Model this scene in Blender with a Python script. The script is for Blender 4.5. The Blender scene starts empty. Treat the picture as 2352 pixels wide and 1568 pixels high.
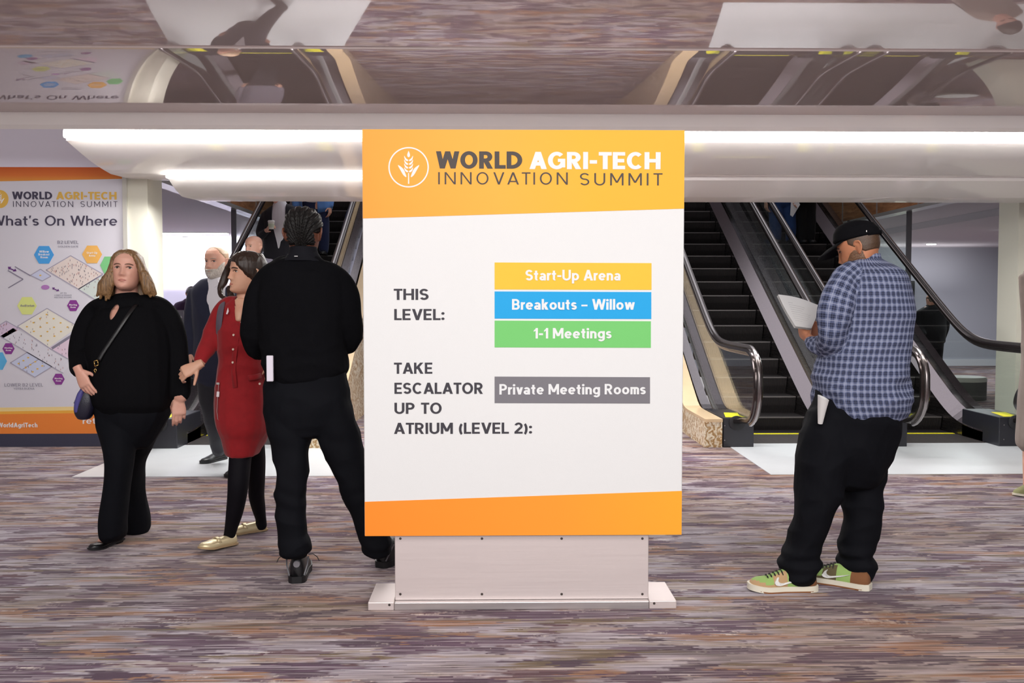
import bpy, bmesh, math, random
import numpy as np
from mathutils import Vector, Matrix, Euler, noise

random.seed(7)
S = bpy.context.scene
C = S.collection
PI = math.pi

# ---------------------------------------------------------------- camera
F_PX, H_CAM = 2150.0, 1.4
cam = bpy.data.objects.new('camera', bpy.data.cameras.new('camera'))
C.objects.link(cam)
cam.location = (0, 0, H_CAM)
cam.rotation_euler = (math.radians(90 - 2.45), 0, math.radians(-1.01))
cam.data.sensor_width = 36
cam.data.lens = F_PX / 2352 * 36
cam.data.clip_end = 200
S.camera = cam

# ---------------------------------------------------------------- colour management, ambient light, lamps
S.view_settings.view_transform = 'Standard'
S.view_settings.look = 'None'
S.view_settings.exposure = 0.0
S.view_settings.gamma = 1.0
world = bpy.data.worlds.new('world')
S.world = world
world.use_nodes = True
world.node_tree.nodes['Background'].inputs[0].default_value = (0.80, 0.77, 0.79, 1)
world.node_tree.nodes['Background'].inputs[1].default_value = 0.6


def area(name, loc, size, power, rot=(0, 0, 0), col=(1, 0.97, 0.94)):
    li = bpy.data.lights.new(name, 'AREA')
    li.shape = 'RECTANGLE'
    li.size, li.size_y = size
    li.energy = power
    li.color = col
    o = bpy.data.objects.new(name, li)
    o.location, o.rotation_euler = loc, rot
    C.objects.link(o)
    return o


area('hall_ceiling_light', (0.3, 1.0, 3.75), (6.0, 2.0), 175, (math.radians(10), 0, 0), (1, 0.96, 0.93))
area('hall_rear_ceiling_light', (0.3, -2.6, 3.7), (9.0, 3.0), 640, (math.radians(48), 0, 0), (1, 0.98, 0.965))
area('landing_ceiling_light', (0.6, 8.85, 2.33), (7.5, 0.4), 170, (0, 0, 0), (0.97, 0.98, 1))
area('escalator_well_light', (0.8, 13.0, 5.6), (7.0, 4.0), 130, (0, 0, 0), (0.93, 0.95, 1))
area('left_room_light', (-7.0, 16.0, 2.6), (3.5, 4.0), 110, (0, 0, 0), (0.93, 0.90, 1))
area('right_room_light', (8.5, 16.5, 2.5), (3.5, 4.0), 150, (0, 0, 0), (0.95, 0.97, 1))

area('left_room_fill_light', (-7.0, 19.4, 1.9), (5, 0.6), 300, (math.radians(160), 0, 0), (0.95, 0.90, 1))  # added fill aimed upward to brighten the left room's ceiling
area('right_room_fill_light', (8.0, 19.4, 1.9), (4, 0.6), 14, (math.radians(160), 0, 0), (1, 0.97, 0.95))  # unseen fill lamp, added to wash the right room's ceiling


# ---------------------------------------------------------------- helpers
CAMROT = cam.rotation_euler.to_matrix()


def ray(px, py):
    return CAMROT @ Vector(((px - 1176) / F_PX, -(py - 784) / F_PX, -1))


def P(px, py, Y):
    """the point at depth Y seen at photograph pixel (px, py)"""
    d = ray(px, py)
    k = Y / d.y
    return Vector((d.x * k, Y, H_CAM + d.z * k))


def GY(px, py, z=0.0):
    d = ray(px, py)
    return d.y * (z - H_CAM) / d.z


def lin(h):
    """'rrggbb' sRGB to linear rgba"""
    v = [int(h[i:i + 2], 16) / 255 for i in (0, 2, 4)]
    return tuple((c / 12.92 if c <= 0.04045 else ((c + 0.055) / 1.055) ** 2.4) for c in v) + (1.0,)


class NT:
    """a short way to write node trees"""
    def __init__(s, name):
        s.m = bpy.data.materials.new(name)
        s.m.use_nodes = True
        s.t = s.m.node_tree
        s.b = s.t.nodes['Principled BSDF']
        s.out = s.t.nodes['Material Output']

    def n(s, kind, _i=None, **props):
        nd = s.t.nodes.new('ShaderNode' + kind)
        for k, v in props.items():
            setattr(nd, k, v)
        for k, v in (_i or {}).items():
            s.set(nd.inputs[k], v)
        return nd

    def set(s, sock, v):
        if isinstance(v, bpy.types.NodeSocket):
            s.t.links.new(v, sock)
        else:
            sock.default_value = v

    def math(s, op, a, b=0.0):
        nd = s.t.nodes.new('ShaderNodeMath')
        nd.operation = op
        s.set(nd.inputs[0], a)
        s.set(nd.inputs[1], b)
        return nd.outputs[0]

    def ramp(s, fac, stops, interp='LINEAR'):
        nd = s.t.nodes.new('ShaderNodeValToRGB')
        cr = nd.color_ramp
        cr.interpolation = interp
        while len(cr.elements) < len(stops):
            cr.elements.new(0.5)
        for e, (p, c) in zip(cr.elements, stops):
            e.position = p
            e.color = lin(c) if isinstance(c, str) else c
        s.set(nd.inputs[0], fac)
        return nd.outputs[0]

    def mix(s, fac, a, b, mode='MIX'):
        nd = s.t.nodes.new('ShaderNodeMix')
        nd.data_type = 'RGBA'
        nd.blend_type = mode
        s.set(nd.inputs[0], fac)
        s.set(nd.inputs[6], a)
        s.set(nd.inputs[7], b)
        return nd.outputs[2]

    def coord(s, scale=(1, 1, 1), kind='Object'):
        tc = s.n('TexCoord')
        mp = s.n('Mapping', {'Vector': tc.outputs[kind], 'Scale': scale})
        return mp.outputs[0]

    def noise(s, vec, scale=5, detail=4, rough=0.55, dist=0.0):
        nd = s.n('TexNoise', {'Vector': vec, 'Scale': scale, 'Detail': detail, 'Roughness': rough, 'Distortion': dist})
        return nd.outputs[0]

    def bump(s, h, strength=0.3, dist=0.01):
        nd = s.n('Bump', {'Height': h, 'Strength': strength, 'Distance': dist})
        s.set(s.b.inputs['Normal'], nd.outputs[0])

    def p(s, **kw):
        for k, v in kw.items():
            s.set(s.b.inputs[k.replace('_', ' ')], v)
        return s


MATS = {}


def mat(name, col, rough=0.5, metal=0.0, spec=0.5, bump=None, vary=0.0, **kw):
    """plain surface: colour, gloss, optional noise bump (scale, strength) and slight colour wear"""
    if name in MATS:
        return MATS[name]
    t = NT(name)
    c = lin(col) if isinstance(col, str) else col
    t.p(Base_Color=c, Roughness=rough, Metallic=metal, Specular_IOR_Level=spec, **kw)
    if bump:
        v = t.coord()
        t.bump(t.noise(v, bump[0], 3), bump[1], bump[2] if len(bump) > 2 else 0.01)
    if vary:
        v = t.coord()
        f = t.noise(v, 6, 5)
        t.set(t.b.inputs['Base Color'], t.mix(f, tuple(x * (1 - vary) for x in c[:3]) + (1,), tuple(min(1, x * (1 + vary)) for x in c[:3]) + (1,)))
    MATS[name] = t.m
    return t.m


def emit(name, col, strength):
    t = NT(name)
    t.p(Base_Color=(0.8, 0.8, 0.8, 1), Emission_Color=lin(col), Emission_Strength=strength)
    MATS[name] = t.m
    return t.m


class MB:
    """collects faces into one mesh"""
    def __init__(s):
        s.v, s.f, s.mi = [], [], []

    def add(s, vs, fs, mi=0):
        k = len(s.v)
        s.v += [tuple(v) for v in vs]
        s.f += [tuple(i + k for i in f) for f in fs]
        s.mi += [mi] * len(fs)
        return s

    def box(s, a, b, mi=0):
        (x0, y0, z0), (x1, y1, z1) = a, b
        vs = [(x0, y0, z0), (x1, y0, z0), (x1, y1, z0), (x0, y1, z0), (x0, y0, z1), (x1, y0, z1), (x1, y1, z1), (x0, y1, z1)]
        return s.add(vs, [(0, 3, 2, 1), (4, 5, 6, 7), (0, 1, 5, 4), (1, 2, 6, 5), (2, 3, 7, 6), (3, 0, 4, 7)], mi)

    def prism(s, poly, axis, lo, hi, mi=0):
        """extrude a 2D outline along axis 0/1/2"""
        n = len(poly)
        def mk(p, w):
            q = list(p)
            q.insert(axis, w)
            return tuple(q)
        vs = [mk(p, lo) for p in poly] + [mk(p, hi) for p in poly]
        fs = [tuple(range(n)), tuple(range(2 * n - 1, n - 1, -1))]
        fs += [(i, i + n, (i + 1) % n + n, (i + 1) % n) for i in range(n)]
        return s.add(vs, fs, mi)

    def rings(s, rings, cap=True, closed=False, mi=0):
        n = len(rings[0])
        vs = [p for r in rings for p in r]
        fs = []
        m = len(rings)
        for i in range(m if closed else m - 1):
            j = (i + 1) % m
            for k in range(n):
                l = (k + 1) % n
                fs.append((i * n + k, i * n + l, j * n + l, j * n + k))
        if cap and not closed:
            fs.append(tuple(reversed(range(n))))
            fs.append(tuple(range((m - 1) * n, m * n)))
        return s.add(vs, fs, mi)

    def tube(s, pts, a, b=None, n=16, cap=True, up=None, sq=2.0, mi=0):
        """sweep an ellipse: a = half width across the view, b = half depth"""
        pts = [Vector(p) for p in pts]
        m = len(pts)
        a = list(a) if hasattr(a, '__len__') else [a] * m
        b = a if b is None else (list(b) if hasattr(b, '__len__') else [b] * m)
        up = Vector(up) if up is not None else Vector((0, 1, 0))
        rg = []
        for i, p in enumerate(pts):
            t = (pts[min(i + 1, m - 1)] - pts[max(i - 1, 0)])
            t = t.normalized() if t.length > 1e-9 else Vector((0, 0, 1))
            nx = t.cross(up)
            if nx.length < 0.05:
                nx = t.cross(Vector((0.02, 0, 1)))
            nx.normalize()
            ny = nx.cross(t).normalized()
            r = []
            for k in range(n):
                th = 2 * PI * k / n
                c, q = math.cos(th), math.sin(th)
                if sq != 2.0:
                    c = math.copysign(abs(c) ** (2 / sq), c)
                    q = math.copysign(abs(q) ** (2 / sq), q)
                r.append(p + nx * (c * a[i]) + ny * (q * b[i]))
            rg.append(r)
        return s.rings(rg, cap, mi=mi)

    def ball(s, c, r, nu=16, nv=10, rot=None, mi=0):
        r = (r, r, r) if not hasattr(r, '__len__') else r
        c = Vector(c)
        vs, fs = [], []
        for j in range(nv + 1):
            ph = PI * j / nv
            for i in range(nu):
                th = 2 * PI * i / nu
                v = Vector((r[0] * math.sin(ph) * math.cos(th), r[1] * math.sin(ph) * math.sin(th), r[2] * math.cos(ph)))
                if rot is not None:
                    v = rot @ v
                vs.append(c + v)
        for j in range(nv):
            for i in range(nu):
                k = (i + 1) % nu
                fs.append((j * nu + i, (j + 1) * nu + i, (j + 1) * nu + k, j * nu + k))
        return s.add(vs, fs, mi)

    def mesh(s, name='m'):
        me = bpy.data.meshes.new(name)
        me.from_pydata(s.v, [], s.f)
        me.update()
        return me


def wloc(o):
    v = Vector((0, 0, 0))
    while o is not None:
        v += o.location
        o = o.parent
    return v


def put(name, me, m=None, parent=None, smooth=False, angle=None, fix=True):
    """link a world-space mesh as an object; its vertices are moved into the parent's frame"""
    if isinstance(me, MB):
        mis = me.mi
        me = me.mesh(name)
        if any(mis):
            me.polygons.foreach_set('material_index', mis)
    if fix:
        bm = bmesh.new()
        bm.from_mesh(me)
        bmesh.ops.remove_doubles(bm, verts=bm.verts, dist=1e-6)
        bmesh.ops.recalc_face_normals(bm, faces=bm.faces)
        bm.to_mesh(me)
        bm.free()
    me.name = name
    o = bpy.data.objects.new(name, me)
    C.objects.link(o)
    n = len(me.vertices)
    co = np.empty(n * 3)
    me.vertices.foreach_get('co', co)
    co = co.reshape(-1, 3)
    if parent is not None:
        o.parent = parent
        co -= np.array(wloc(parent))
    elif n:
        lo, hi = co.min(0), co.max(0)
        org = np.array([(lo[0] + hi[0]) / 2, (lo[1] + hi[1]) / 2, lo[2]])
        o.location = org
        co -= org
    me.vertices.foreach_set('co', co.ravel())
    for q in (m if isinstance(m, (list, tuple)) else [m]):
        if q is not None:
            me.materials.append(q)
    if smooth:
        me.polygons.foreach_set('use_smooth', [True] * len(me.polygons))
        if angle:
            try:
                me.set_sharp_from_angle(angle=math.radians(angle))
            except Exception:
                pass
    me.update()
    return o


def tag(o, label, cat, group=None):
    o['label'], o['category'] = label, cat
    if group:
        o['group'] = group
    return o


def empty(name, loc, label=None, cat=None, group=None):
    o = bpy.data.objects.new(name, None)
    o.location = loc
    o.empty_display_size = 0.1
    C.objects.link(o)
    if label:
        tag(o, label, cat, group)
    return o


def struct(name, mb, m, label=None, smooth=False, angle=40):
    o = put(name, mb, m, None, smooth, angle)
    o['kind'] = 'structure'
    if label:
        o['label'] = label
    return o


def bevel_box(a, b, r=0.01, seg=2):
    bm = bmesh.new()
    bmesh.ops.create_cube(bm, size=1)
    a, b = Vector(a), Vector(b)
    for v in bm.verts:
        v.co = Vector(((a[i] + b[i]) / 2 + v.co[i] * (b[i] - a[i]) for i in range(3)))
    bmesh.ops.bevel(bm, geom=bm.edges[:], offset=r, segments=seg, affect='EDGES', profile=0.5)
    me = bpy.data.meshes.new('b')
    bm.to_mesh(me)
    bm.free()
    return me


def catmull(pts, k=4):
    """smooth a list of number tuples"""
    A = np.array(pts, float)
    out = []
    n = len(A)
    for i in range(n - 1):
        p0, p1, p2, p3 = A[max(i - 1, 0)], A[i], A[i + 1], A[min(i + 2, n - 1)]
        for j in range(k):
            t = j / k
            out.append(0.5 * ((2 * p1) + (-p0 + p2) * t + (2 * p0 - 5 * p1 + 4 * p2 - p3) * t * t + (-p0 + 3 * p1 - 3 * p2 + p3) * t ** 3))
    out.append(A[-1])
    return out
# ---------------------------------------------------------------- lettering: a geometric sans drawn in strokes
def _rect(x0, y0, x1, y1):
    return [(x0, y0), (x1, y0), (x1, y1), (x0, y1)]


def _diag(x0, y0, x1, y1, w):
    """slanted stroke cut level at both ends, w = its level width"""
    return [(x0 - w / 2, y0), (x0 + w / 2, y0), (x1 + w / 2, y1), (x1 - w / 2, y1)]


def _arc(cx, cy, rx, ry, a0, a1, t, n=20, tk=0.94):
    out = []
    for i in range(n):
        q = []
        for u, inner in ((i, 0), (i + 1, 0), (i + 1, 1), (i, 1)):
            a = math.radians(a0 + (a1 - a0) * u / n)
            q.append((cx + (rx - inner * t) * math.cos(a), cy + (ry - inner * t * tk) * math.sin(a)))
        out.append(q)
    return out


def glyph(ch, t):
    """outline pieces for one character, capitals 1 high; returns (width, pieces)"""
    th = t * 0.92
    X = 0.70
    R, D, A = _rect, _diag, _arc
    def S_(w, h):
        r = (h + th) / 4
        return w, A(w / 2, h - r, w / 2, r, 25, 270, t, 24) + A(w / 2, r, w / 2, r, 90, -155, t, 24)
    def bowl(w, h=X):
        return A(w / 2, h / 2, w / 2, h / 2, 0, 360, t, 32)
    def stems(w, h):
        r = (w + t * 0.2) / 2
        return [R(0, 0, t, h)] + A(w / 2, X - w / 2, w / 2, w / 2, 0, 180, t, 20) + [R(w - t, 0, w, X - w / 2)]
    if ch == ' ': return 0.26, []
    if ch == 'A':
        w = .80; k = t * 1.12
        return w, [D(k / 2, 0, w / 2, 1, k), D(w - k / 2, 0, w / 2, 1, k), R(w * .2, .2, w * .8, .2 + th)]
    if ch == 'B':
        w = .64; r1, r2 = (.5 + th / 2) / 2, (.5 + th / 2) / 2
        return w, [R(0, 0, t, 1), R(0, 0, w - r2, th), R(0, .5 - th / 2, w - r2, .5 + th / 2), R(0, 1 - th, w - r1 - .03, 1)] + A(w - r2, r2, r2, r2, -90, 90, t) + A(w - r1 - .03, 1 - r1, r1, r1, -90, 90, t)
    if ch == 'C': return .74, A(.40, .5, .40, .51, 45, 315, t, 30)
    if ch == 'D': return .75, [R(0, 0, t, 1), R(0, 0, .27, th), R(0, 1 - th, .27, 1)] + A(.26, .5, .49, .5, -90, 90, t, 28)
    if ch == 'E': return .57, [R(0, 0, t, 1), R(0, 0, .57, th), R(0, .5 - th / 2, .53, .5 + th / 2), R(0, 1 - th, .57, 1)]
    if ch == 'G': return .80, A(.41, .5, .41, .51, 45, 330, t, 30) + [R(.80 - t, .1, .80, .5), R(.46, .5 - th * .4, .80, .5 + th * .5)]
    if ch == 'H': return .74, [R(0, 0, t, 1), R(.74 - t, 0, .74, 1), R(0, .5 - th / 2, .74, .5 + th / 2)]
    if ch in 'Il': return t, [R(0, 0, t, 1)]
    if ch == 'K': return .72, [R(0, 0, t, 1), D(t * .8, .42, .72 - t * .7, 1, t * 1.3), D(.72 - t * .65, 0, .30, .62, t * 1.25)]
    if ch == 'L': return .53, [R(0, 0, t, 1), R(0, 0, .53, th)]
    if ch == 'M':
        w = .88; k = t * 1.1
        return w, [R(0, 0, t, 1), R(w - t, 0, w, 1), D(k / 2, 1, w / 2, .22, k), D(w - k / 2, 1, w / 2, .22, k)]
    if ch == 'N': return .76, [R(0, 0, t, 1), R(.76 - t, 0, .76, 1), D(t * .55, 1, .76 - t * .55, 0, t * 1.1)]
    if ch == 'O': return .83, A(.415, .5, .415, .51, 0, 360, t, 40)
    if ch in 'PR':
        w = .63; r = .31
        o = [R(0, 0, t, 1), R(0, 1 - th, w - r, 1), R(0, 1 - 2 * r, w - r, 1 - 2 * r + th)] + A(w - r, 1 - r, r, r, -90, 90, t)
        if ch == 'R':
            o.append(D(w - t * .45, 0, w * .55, 1 - 2 * r + .02, t * 1.15)); w += .04
        return w, o
    if ch == 'S': return S_(.62, 1.0)
    if ch == 'T': return .60, [R(.30 - t / 2, 0, .30 + t / 2, 1), R(0, 1 - th, .60, 1)]
    if ch == 'U': return .72, [R(0, .34, t, 1), R(.72 - t, .34, .72, 1)] + A(.36, .35, .36, .36, 180, 360, t, 24)
    if ch in 'VY':
        w = .76; k = t * 1.12
        if ch == 'V': return w, [D(w / 2, 0, k / 2, 1, k), D(w / 2, 0, w - k / 2, 1, k)]
        return w, [R(w / 2 - t / 2, 0, w / 2 + t / 2, .46), D(w / 2, .40, k / 2, 1, k), D(w / 2, .40, w - k / 2, 1, k)]
    if ch == 'W':
        w = 1.12; k = t * 1.06
        return w, [D(w * .27, 0, k / 2, 1, k), D(w * .27, 0, w / 2, 1, k), D(w * .73, 0, w / 2, 1, k), D(w * .73, 0, w - k / 2, 1, k)]
    if ch == 'a':
        w = .54; r = .21
        return w, [R(w - t, 0, w, .45)] + A(w / 2, X - .27, w / 2, .27, 0, 150, t, 16) + A(w * .47, r, w * .47, r + .01, 0, 360, t, 24)
    if ch in 'bp':
        o = bowl(.60) + [R(0, 0 if ch == 'b' else -.28, t, 1 if ch == 'b' else X)]
        return .60, o
    if ch in 'dg':
        o = bowl(.60)
        if ch == 'd': o.append(R(.60 - t, 0, .60, 1))
        else: o += [R(.60 - t, 0, .60, X)] + A(.30, 0, .30, .28, 0, -150, t, 16)
        return .60, o
    if ch == 'c': return .53, A(.30, X / 2, .30, X / 2, 45, 315, t, 24)
    if ch == 'e': return .60, A(.30, X / 2, .30, X / 2, 0, 318, t, 28) + [R(t * .5, X / 2 - th * .45, .60 - t * .3, X / 2 + th * .40)]
    if ch == 'h': return .54, stems(.54, 1)
    if ch == 'i': return t, [R(0, 0, t, X)] + A(t / 2, .89, t * .6, t * .6, 0, 360, t * .6, 12, 1)
    if ch == 'k': return .56, [R(0, 0, t, 1), D(t * .8, .26, .56 - t * .75, X, t * 1.3), D(.56 - t * .65, 0, .24, .42, t * 1.3)]
    if ch == 'm':
        w = .46
        o = stems(w, X)
        return 2 * w - t, o + [[(x + w - t, y) for x, y in q] for q in stems(w, X)]
    if ch == 'n': return .54, stems(.54, X)
    if ch == 'o': return .61, A(.305, X / 2, .305, X / 2, 0, 360, t, 32)
    if ch == 'r': return .36, [R(0, 0, t, X)] + A(.30, X - .30, .30, .30, 78, 180, t, 12)
    if ch == 's': return S_(.47, X)
    if ch == 't': return .38, [R(.09, .18, .09 + t, .92), R(0, X - th, .36, X)] + A(.09 + .17, .18, .17, .18, 180, 300, t, 12)
    if ch == 'u': return .54, [R(0, .25, t, X), R(.54 - t, 0, .54, X)] + A(.27, .27, .27, .27, 180, 360, t, 20)
    if ch == 'v':
        w = .56; k = t * 1.1
        return w, [D(w / 2, 0, k / 2, X, k), D(w / 2, 0, w - k / 2, X, k)]
    if ch == 'w':
        w = .84; k = t * 1.04
        return w, [D(w * .28, 0, k / 2, X, k), D(w * .28, 0, w / 2, X, k), D(w * .72, 0, w / 2, X, k), D(w * .72, 0, w - k / 2, X, k)]
    if ch == '1': return .34, [R(.34 - t, 0, .34, 1), [(0, .78), (0, .78 - th * .9), (.34 - t * .5, 1 - th * 1.0), (.34 - t * .5, 1)]]
    if ch == '2':
        w = .60
        return w, A(w / 2, .70, w / 2, .30, -35, 165, t, 22) + [[(0, 0), (t * 1.2, th * .8), (w - t * .15, .54), (w - t * 1.25, .60), (0, th)], R(0, 0, w, th)]
    if ch == '(': return .26, A(.42, .42, .42, .68, 130, 230, t, 16)
    if ch == ')': return .26, A(-.16, .42, .42, .68, -50, 50, t, 16)
    if ch == ':': return t * 1.2, A(t * .6, .12, t * .62, t * .62, 0, 360, t * .62, 14, 1) + A(t * .6, .60, t * .62, t * .62, 0, 360, t * .62, 14, 1)
    if ch == '-': return .34, [R(0, .32, .34, .32 + th)]
    if ch == '\u2013': return .5, [R(0, .32, .5, .32 + th * .85)]
    if ch == '\u2019': return t, [[(0, 1), (t, 1), (t * .55, .72), (t * .05, .72)]]
    if ch == '&': return .7, A(.33, .76, .2, .24, 0, 360, t, 20) + A(.28, .27, .28, .28, 40, 330, t, 24) + [D(.62, 0, .18, .68, t * 1.1)]
    return .5, []


def layout(s, t, track=0.11, word=0.30):
    x, out = 0.0, []
    for ch in s:
        if ch == ' ':
            x += word
            continue
        w, ps = glyph(ch, t)
        out += [[(px + x, py) for px, py in q] for q in ps]
        tight = 0.6 if ch in 'AVWTvwrL' else 1.0
        x += w + track * tight
    return x - track, out


def lettering(name, lines, Y, m, parent, t=0.15, track=0.11, word=0.30):
    """print on the upright plane at depth Y, one object per word; each line = (text, left px, baseline px, right px, capital height px)"""
    o = None
    for (s, x0, yb, x1, cap) in lines:
        p0, p1 = P(x0, yb, Y), P(x1, yb, Y)
        zc = (p0.z + p1.z) / 2
        h = P((x0 + x1) / 2, yb - cap, Y).z - P((x0 + x1) / 2, yb, Y).z
        words, x = [], 0.0
        for wd in s.split(' '):
            w, ps = layout(wd, t, track, word)
            words.append((x, ps))
            x += w + word + track
        kx = (p1.x - p0.x) / (x - word - track)
        for wx, ps in words:
            mb = MB()
            for i, q in enumerate(ps):
                y = Y - i * 0.000012
                mb.add([(p0.x + (wx + a) * kx, y, zc + b * h) for a, b in q], [tuple(range(len(q)))])
            if ps:
                o = put(name, mb, m, parent, fix=False)
    return o


def flat(mb, pts, Y, thick=0.0008, mi=0):
    """a printed patch: an outline given in photograph pixels on the plane at depth Y"""
    return mb.prism([(q.x, q.z) for q in (P(x, y, Y) for x, y in pts)], 1, Y, Y + thick, mi)
# ---------------------------------------------------------------- carpet, floors, walls, ceilings
def carpet_material():
    t = NT('patterned_carpet')
    tc = t.n('TexCoord').outputs['Object']
    sx = t.n('SeparateXYZ', {0: tc})
    x, y = sx.outputs[0], sx.outputs[1]
    row = t.math('FLOOR', t.math('MULTIPLY', y, 78.0))
    hr = t.n('TexWhiteNoise', {'W': row}, noise_dimensions='1D').outputs[0]
    xs = t.math('ADD', x, t.math('MULTIPLY', hr, 0.10))
    yr = t.math('DIVIDE', row, 78.0)

    def streak(ax, ay, off, detail=3, use_row=True, rough=0.5):
        v = t.n('CombineXYZ', {0: t.math('MULTIPLY', xs if use_row else x, ax), 1: t.math('MULTIPLY', yr if use_row else y, ay), 2: off}).outputs[0]
        return t.n('TexNoise', {'Vector': v, 'Scale': 1.0, 'Detail': detail, 'Roughness': rough}).outputs[0]

    base = t.ramp(streak(1.6, 9, 1.0, 4), [(0.30, '786d70'), (0.42, '9a9099'), (0.52, 'b6adb8'), (0.60, 'a59588'), (0.74, 'c6bcc0')])
    def over(col, c, lo, hi, noise_v):
        f = t.ramp(noise_v, [(lo, (0, 0, 0, 1)), (hi, (1, 1, 1, 1))])
        return t.mix(f, col, lin(c))
    col = over(base, 'a0714e', 0.535, 0.60, streak(1.5, 6.5, 9.0, 4))
    col = over(col, '75603f', 0.56, 0.62, streak(1.3, 10.0, 71.0, 4))
    col = over(col, '603a44', 0.575, 0.60, streak(2.4, 9.0, 21.0, 4))
    col = over(col, '5a3a55', 0.548, 0.573, streak(2.0, 5.5, 33.0, 4))
    col = over(col, '452540', 0.575, 0.60, streak(3.2, 8.0, 47.0, 4))
    col = over(col, 'e2d5cd', 0.60, 0.68, streak(2.6, 6.5, 61.0, 6, True, 0.75))
    # each woven row is broken into lighter and darker dashes
    seg = t.math('FLOOR', t.math('MULTIPLY', t.math('ADD', xs, t.math('MULTIPLY', hr, 3.0)), 4.5))
    dash = t.n('TexWhiteNoise', {'Vector': t.n('CombineXYZ', {0: seg, 1: row}).outputs[0]}, noise_dimensions='2D').outputs[0]
    col = t.mix(t.ramp(dash, [(0.0, (.42, .42, .42, 1)), (0.35, (0, 0, 0, 1))]), col, lin('4a3d42'))
    col = t.mix(t.ramp(dash, [(0.70, (0, 0, 0, 1)), (1.0, (.32, .32, .32, 1))]), col, lin('dcd3d8'))
    # fine dark and pale threads running across
    thr = streak(2.4, 170, 83.0, 2, False)
    col = t.mix(t.ramp(thr, [(0.54, (0, 0, 0, 1)), (0.64, (.92, .92, .92, 1))]), col, lin('3a2c33'))
    thr2 = streak(2.4, 140, 97.0, 2, False)
    col = t.mix(t.ramp(thr2, [(0.57, (0, 0, 0, 1)), (0.68, (.8, .8, .8, 1))]), col, lin('ded4d9'))
    big = t.n('TexNoise', {'Vector': tc, 'Scale': 0.9, 'Detail': 2}).outputs[0]
    col = t.mix(t.ramp(big, [(0.3, (.24, .24, .24, 1)), (0.7, (0, 0, 0, 1))]), col, lin('3a2c30'))
    warm = t.n('TexNoise', {'Vector': t.n('Mapping', {'Vector': tc, 'Scale': (0.55, 1.3, 1)}).outputs[0], 'Scale': 1.0, 'Detail': 3}).outputs[0]
    col = t.mix(t.ramp(warm, [(0.42, (0, 0, 0, 1)), (0.62, (.75, .75, .75, 1))]), col, lin('d9c0a6'), 'MULTIPLY')
    pile = t.n('TexNoise', {'Vector': tc, 'Scale': 420.0, 'Detail': 2}).outputs[0]
    col = t.mix(t.math('MULTIPLY', t.math('SUBTRACT', pile, 0.35), 0.4), col, lin('2a2226'))
    t.p(Base_Color=col, Roughness=0.95, Specular_IOR_Level=0.15, Sheen_Weight=0.15)
    t.bump(pile, 0.35, 0.004)
    return t.m


def gloss_panel_material(name, base, fac, rough=0.05):
    """lacquered metal ceiling panel: part mirror, part body colour"""
    t = NT(name)
    d = t.n('BsdfDiffuse', {'Color': lin(base)})
    g = t.n('BsdfGlossy', {'Color': (0.93, 0.88, 0.88, 1), 'Roughness': rough})
    lw = t.n('LayerWeight', {'Blend': 0.35})
    f = t.math('ADD', t.math('MULTIPLY', lw.outputs['Facing'], 0.25), fac)
    mx = t.n('MixShader', {0: f, 1: d.outputs[0], 2: g.outputs[0]})
    t.t.links.new(mx.outputs[0], t.out.inputs[0])
    return t.m


def glass_material(name, tint=(0.93, 0.965, 0.95, 1), base=0.03):
    t = NT(name)
    tr = t.n('BsdfTransparent', {'Color': tint})
    g = t.n('BsdfGlossy', {'Color': (1, 1, 1, 1), 'Roughness': 0.01})
    ge = t.n('NewGeometry')
    dt = t.n('VectorMath', {0: ge.outputs['Incoming'], 1: ge.outputs['Normal']}, operation='DOT_PRODUCT')
    c = t.math('SUBTRACT', 1.0, t.math('ABSOLUTE', dt.outputs['Value']))
    f = t.math('ADD', t.math('MULTIPLY', t.math('POWER', c, 5.0), 0.9), base)
    mx = t.n('MixShader', {0: f, 1: tr.outputs[0], 2: g.outputs[0]})
    t.t.links.new(mx.outputs[0], t.out.inputs[0])
    return t.m


def brushed(name, col, rough=0.3, axis=0, strength=0.12, metal=1.0):
    t = NT(name)
    sc = [3, 3, 3]
    sc[(axis + 1) % 3] = 300
    sc[(axis + 2) % 3] = 300
    v = t.coord(tuple(sc))
    n = t.noise(v, 1.0, 3)
    t.p(Base_Color=lin(col), Metallic=metal, Roughness=t.math('ADD', t.math('MULTIPLY', n, 0.25), rough - 0.1))
    t.bump(n, strength, 0.002)
    return t.m


def travertine():
    t = NT('travertine_stone')
    v = t.coord((1, 1, 1))
    w = t.n('TexWave', {'Vector': v, 'Scale': 5.0, 'Distortion': 14.0, 'Detail': 6.0, 'Detail Scale': 3.0}, bands_direction='X').outputs[1]
    n = t.noise(v, 24, 6, 0.7)
    c = t.ramp(w, [(0.0, 'a9814e'), (0.35, 'cdb288'), (0.6, 'e2d2b4'), (1.0, 'efe6d2')])
    t.p(Base_Color=t.mix(t.ramp(n, [(0.52, (0, 0, 0, 1)), (0.62, (.6, .6, .6, 1))]), c, lin('97703e')), Roughness=0.3)
    t.bump(n, 0.1)
    return t.m


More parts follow.
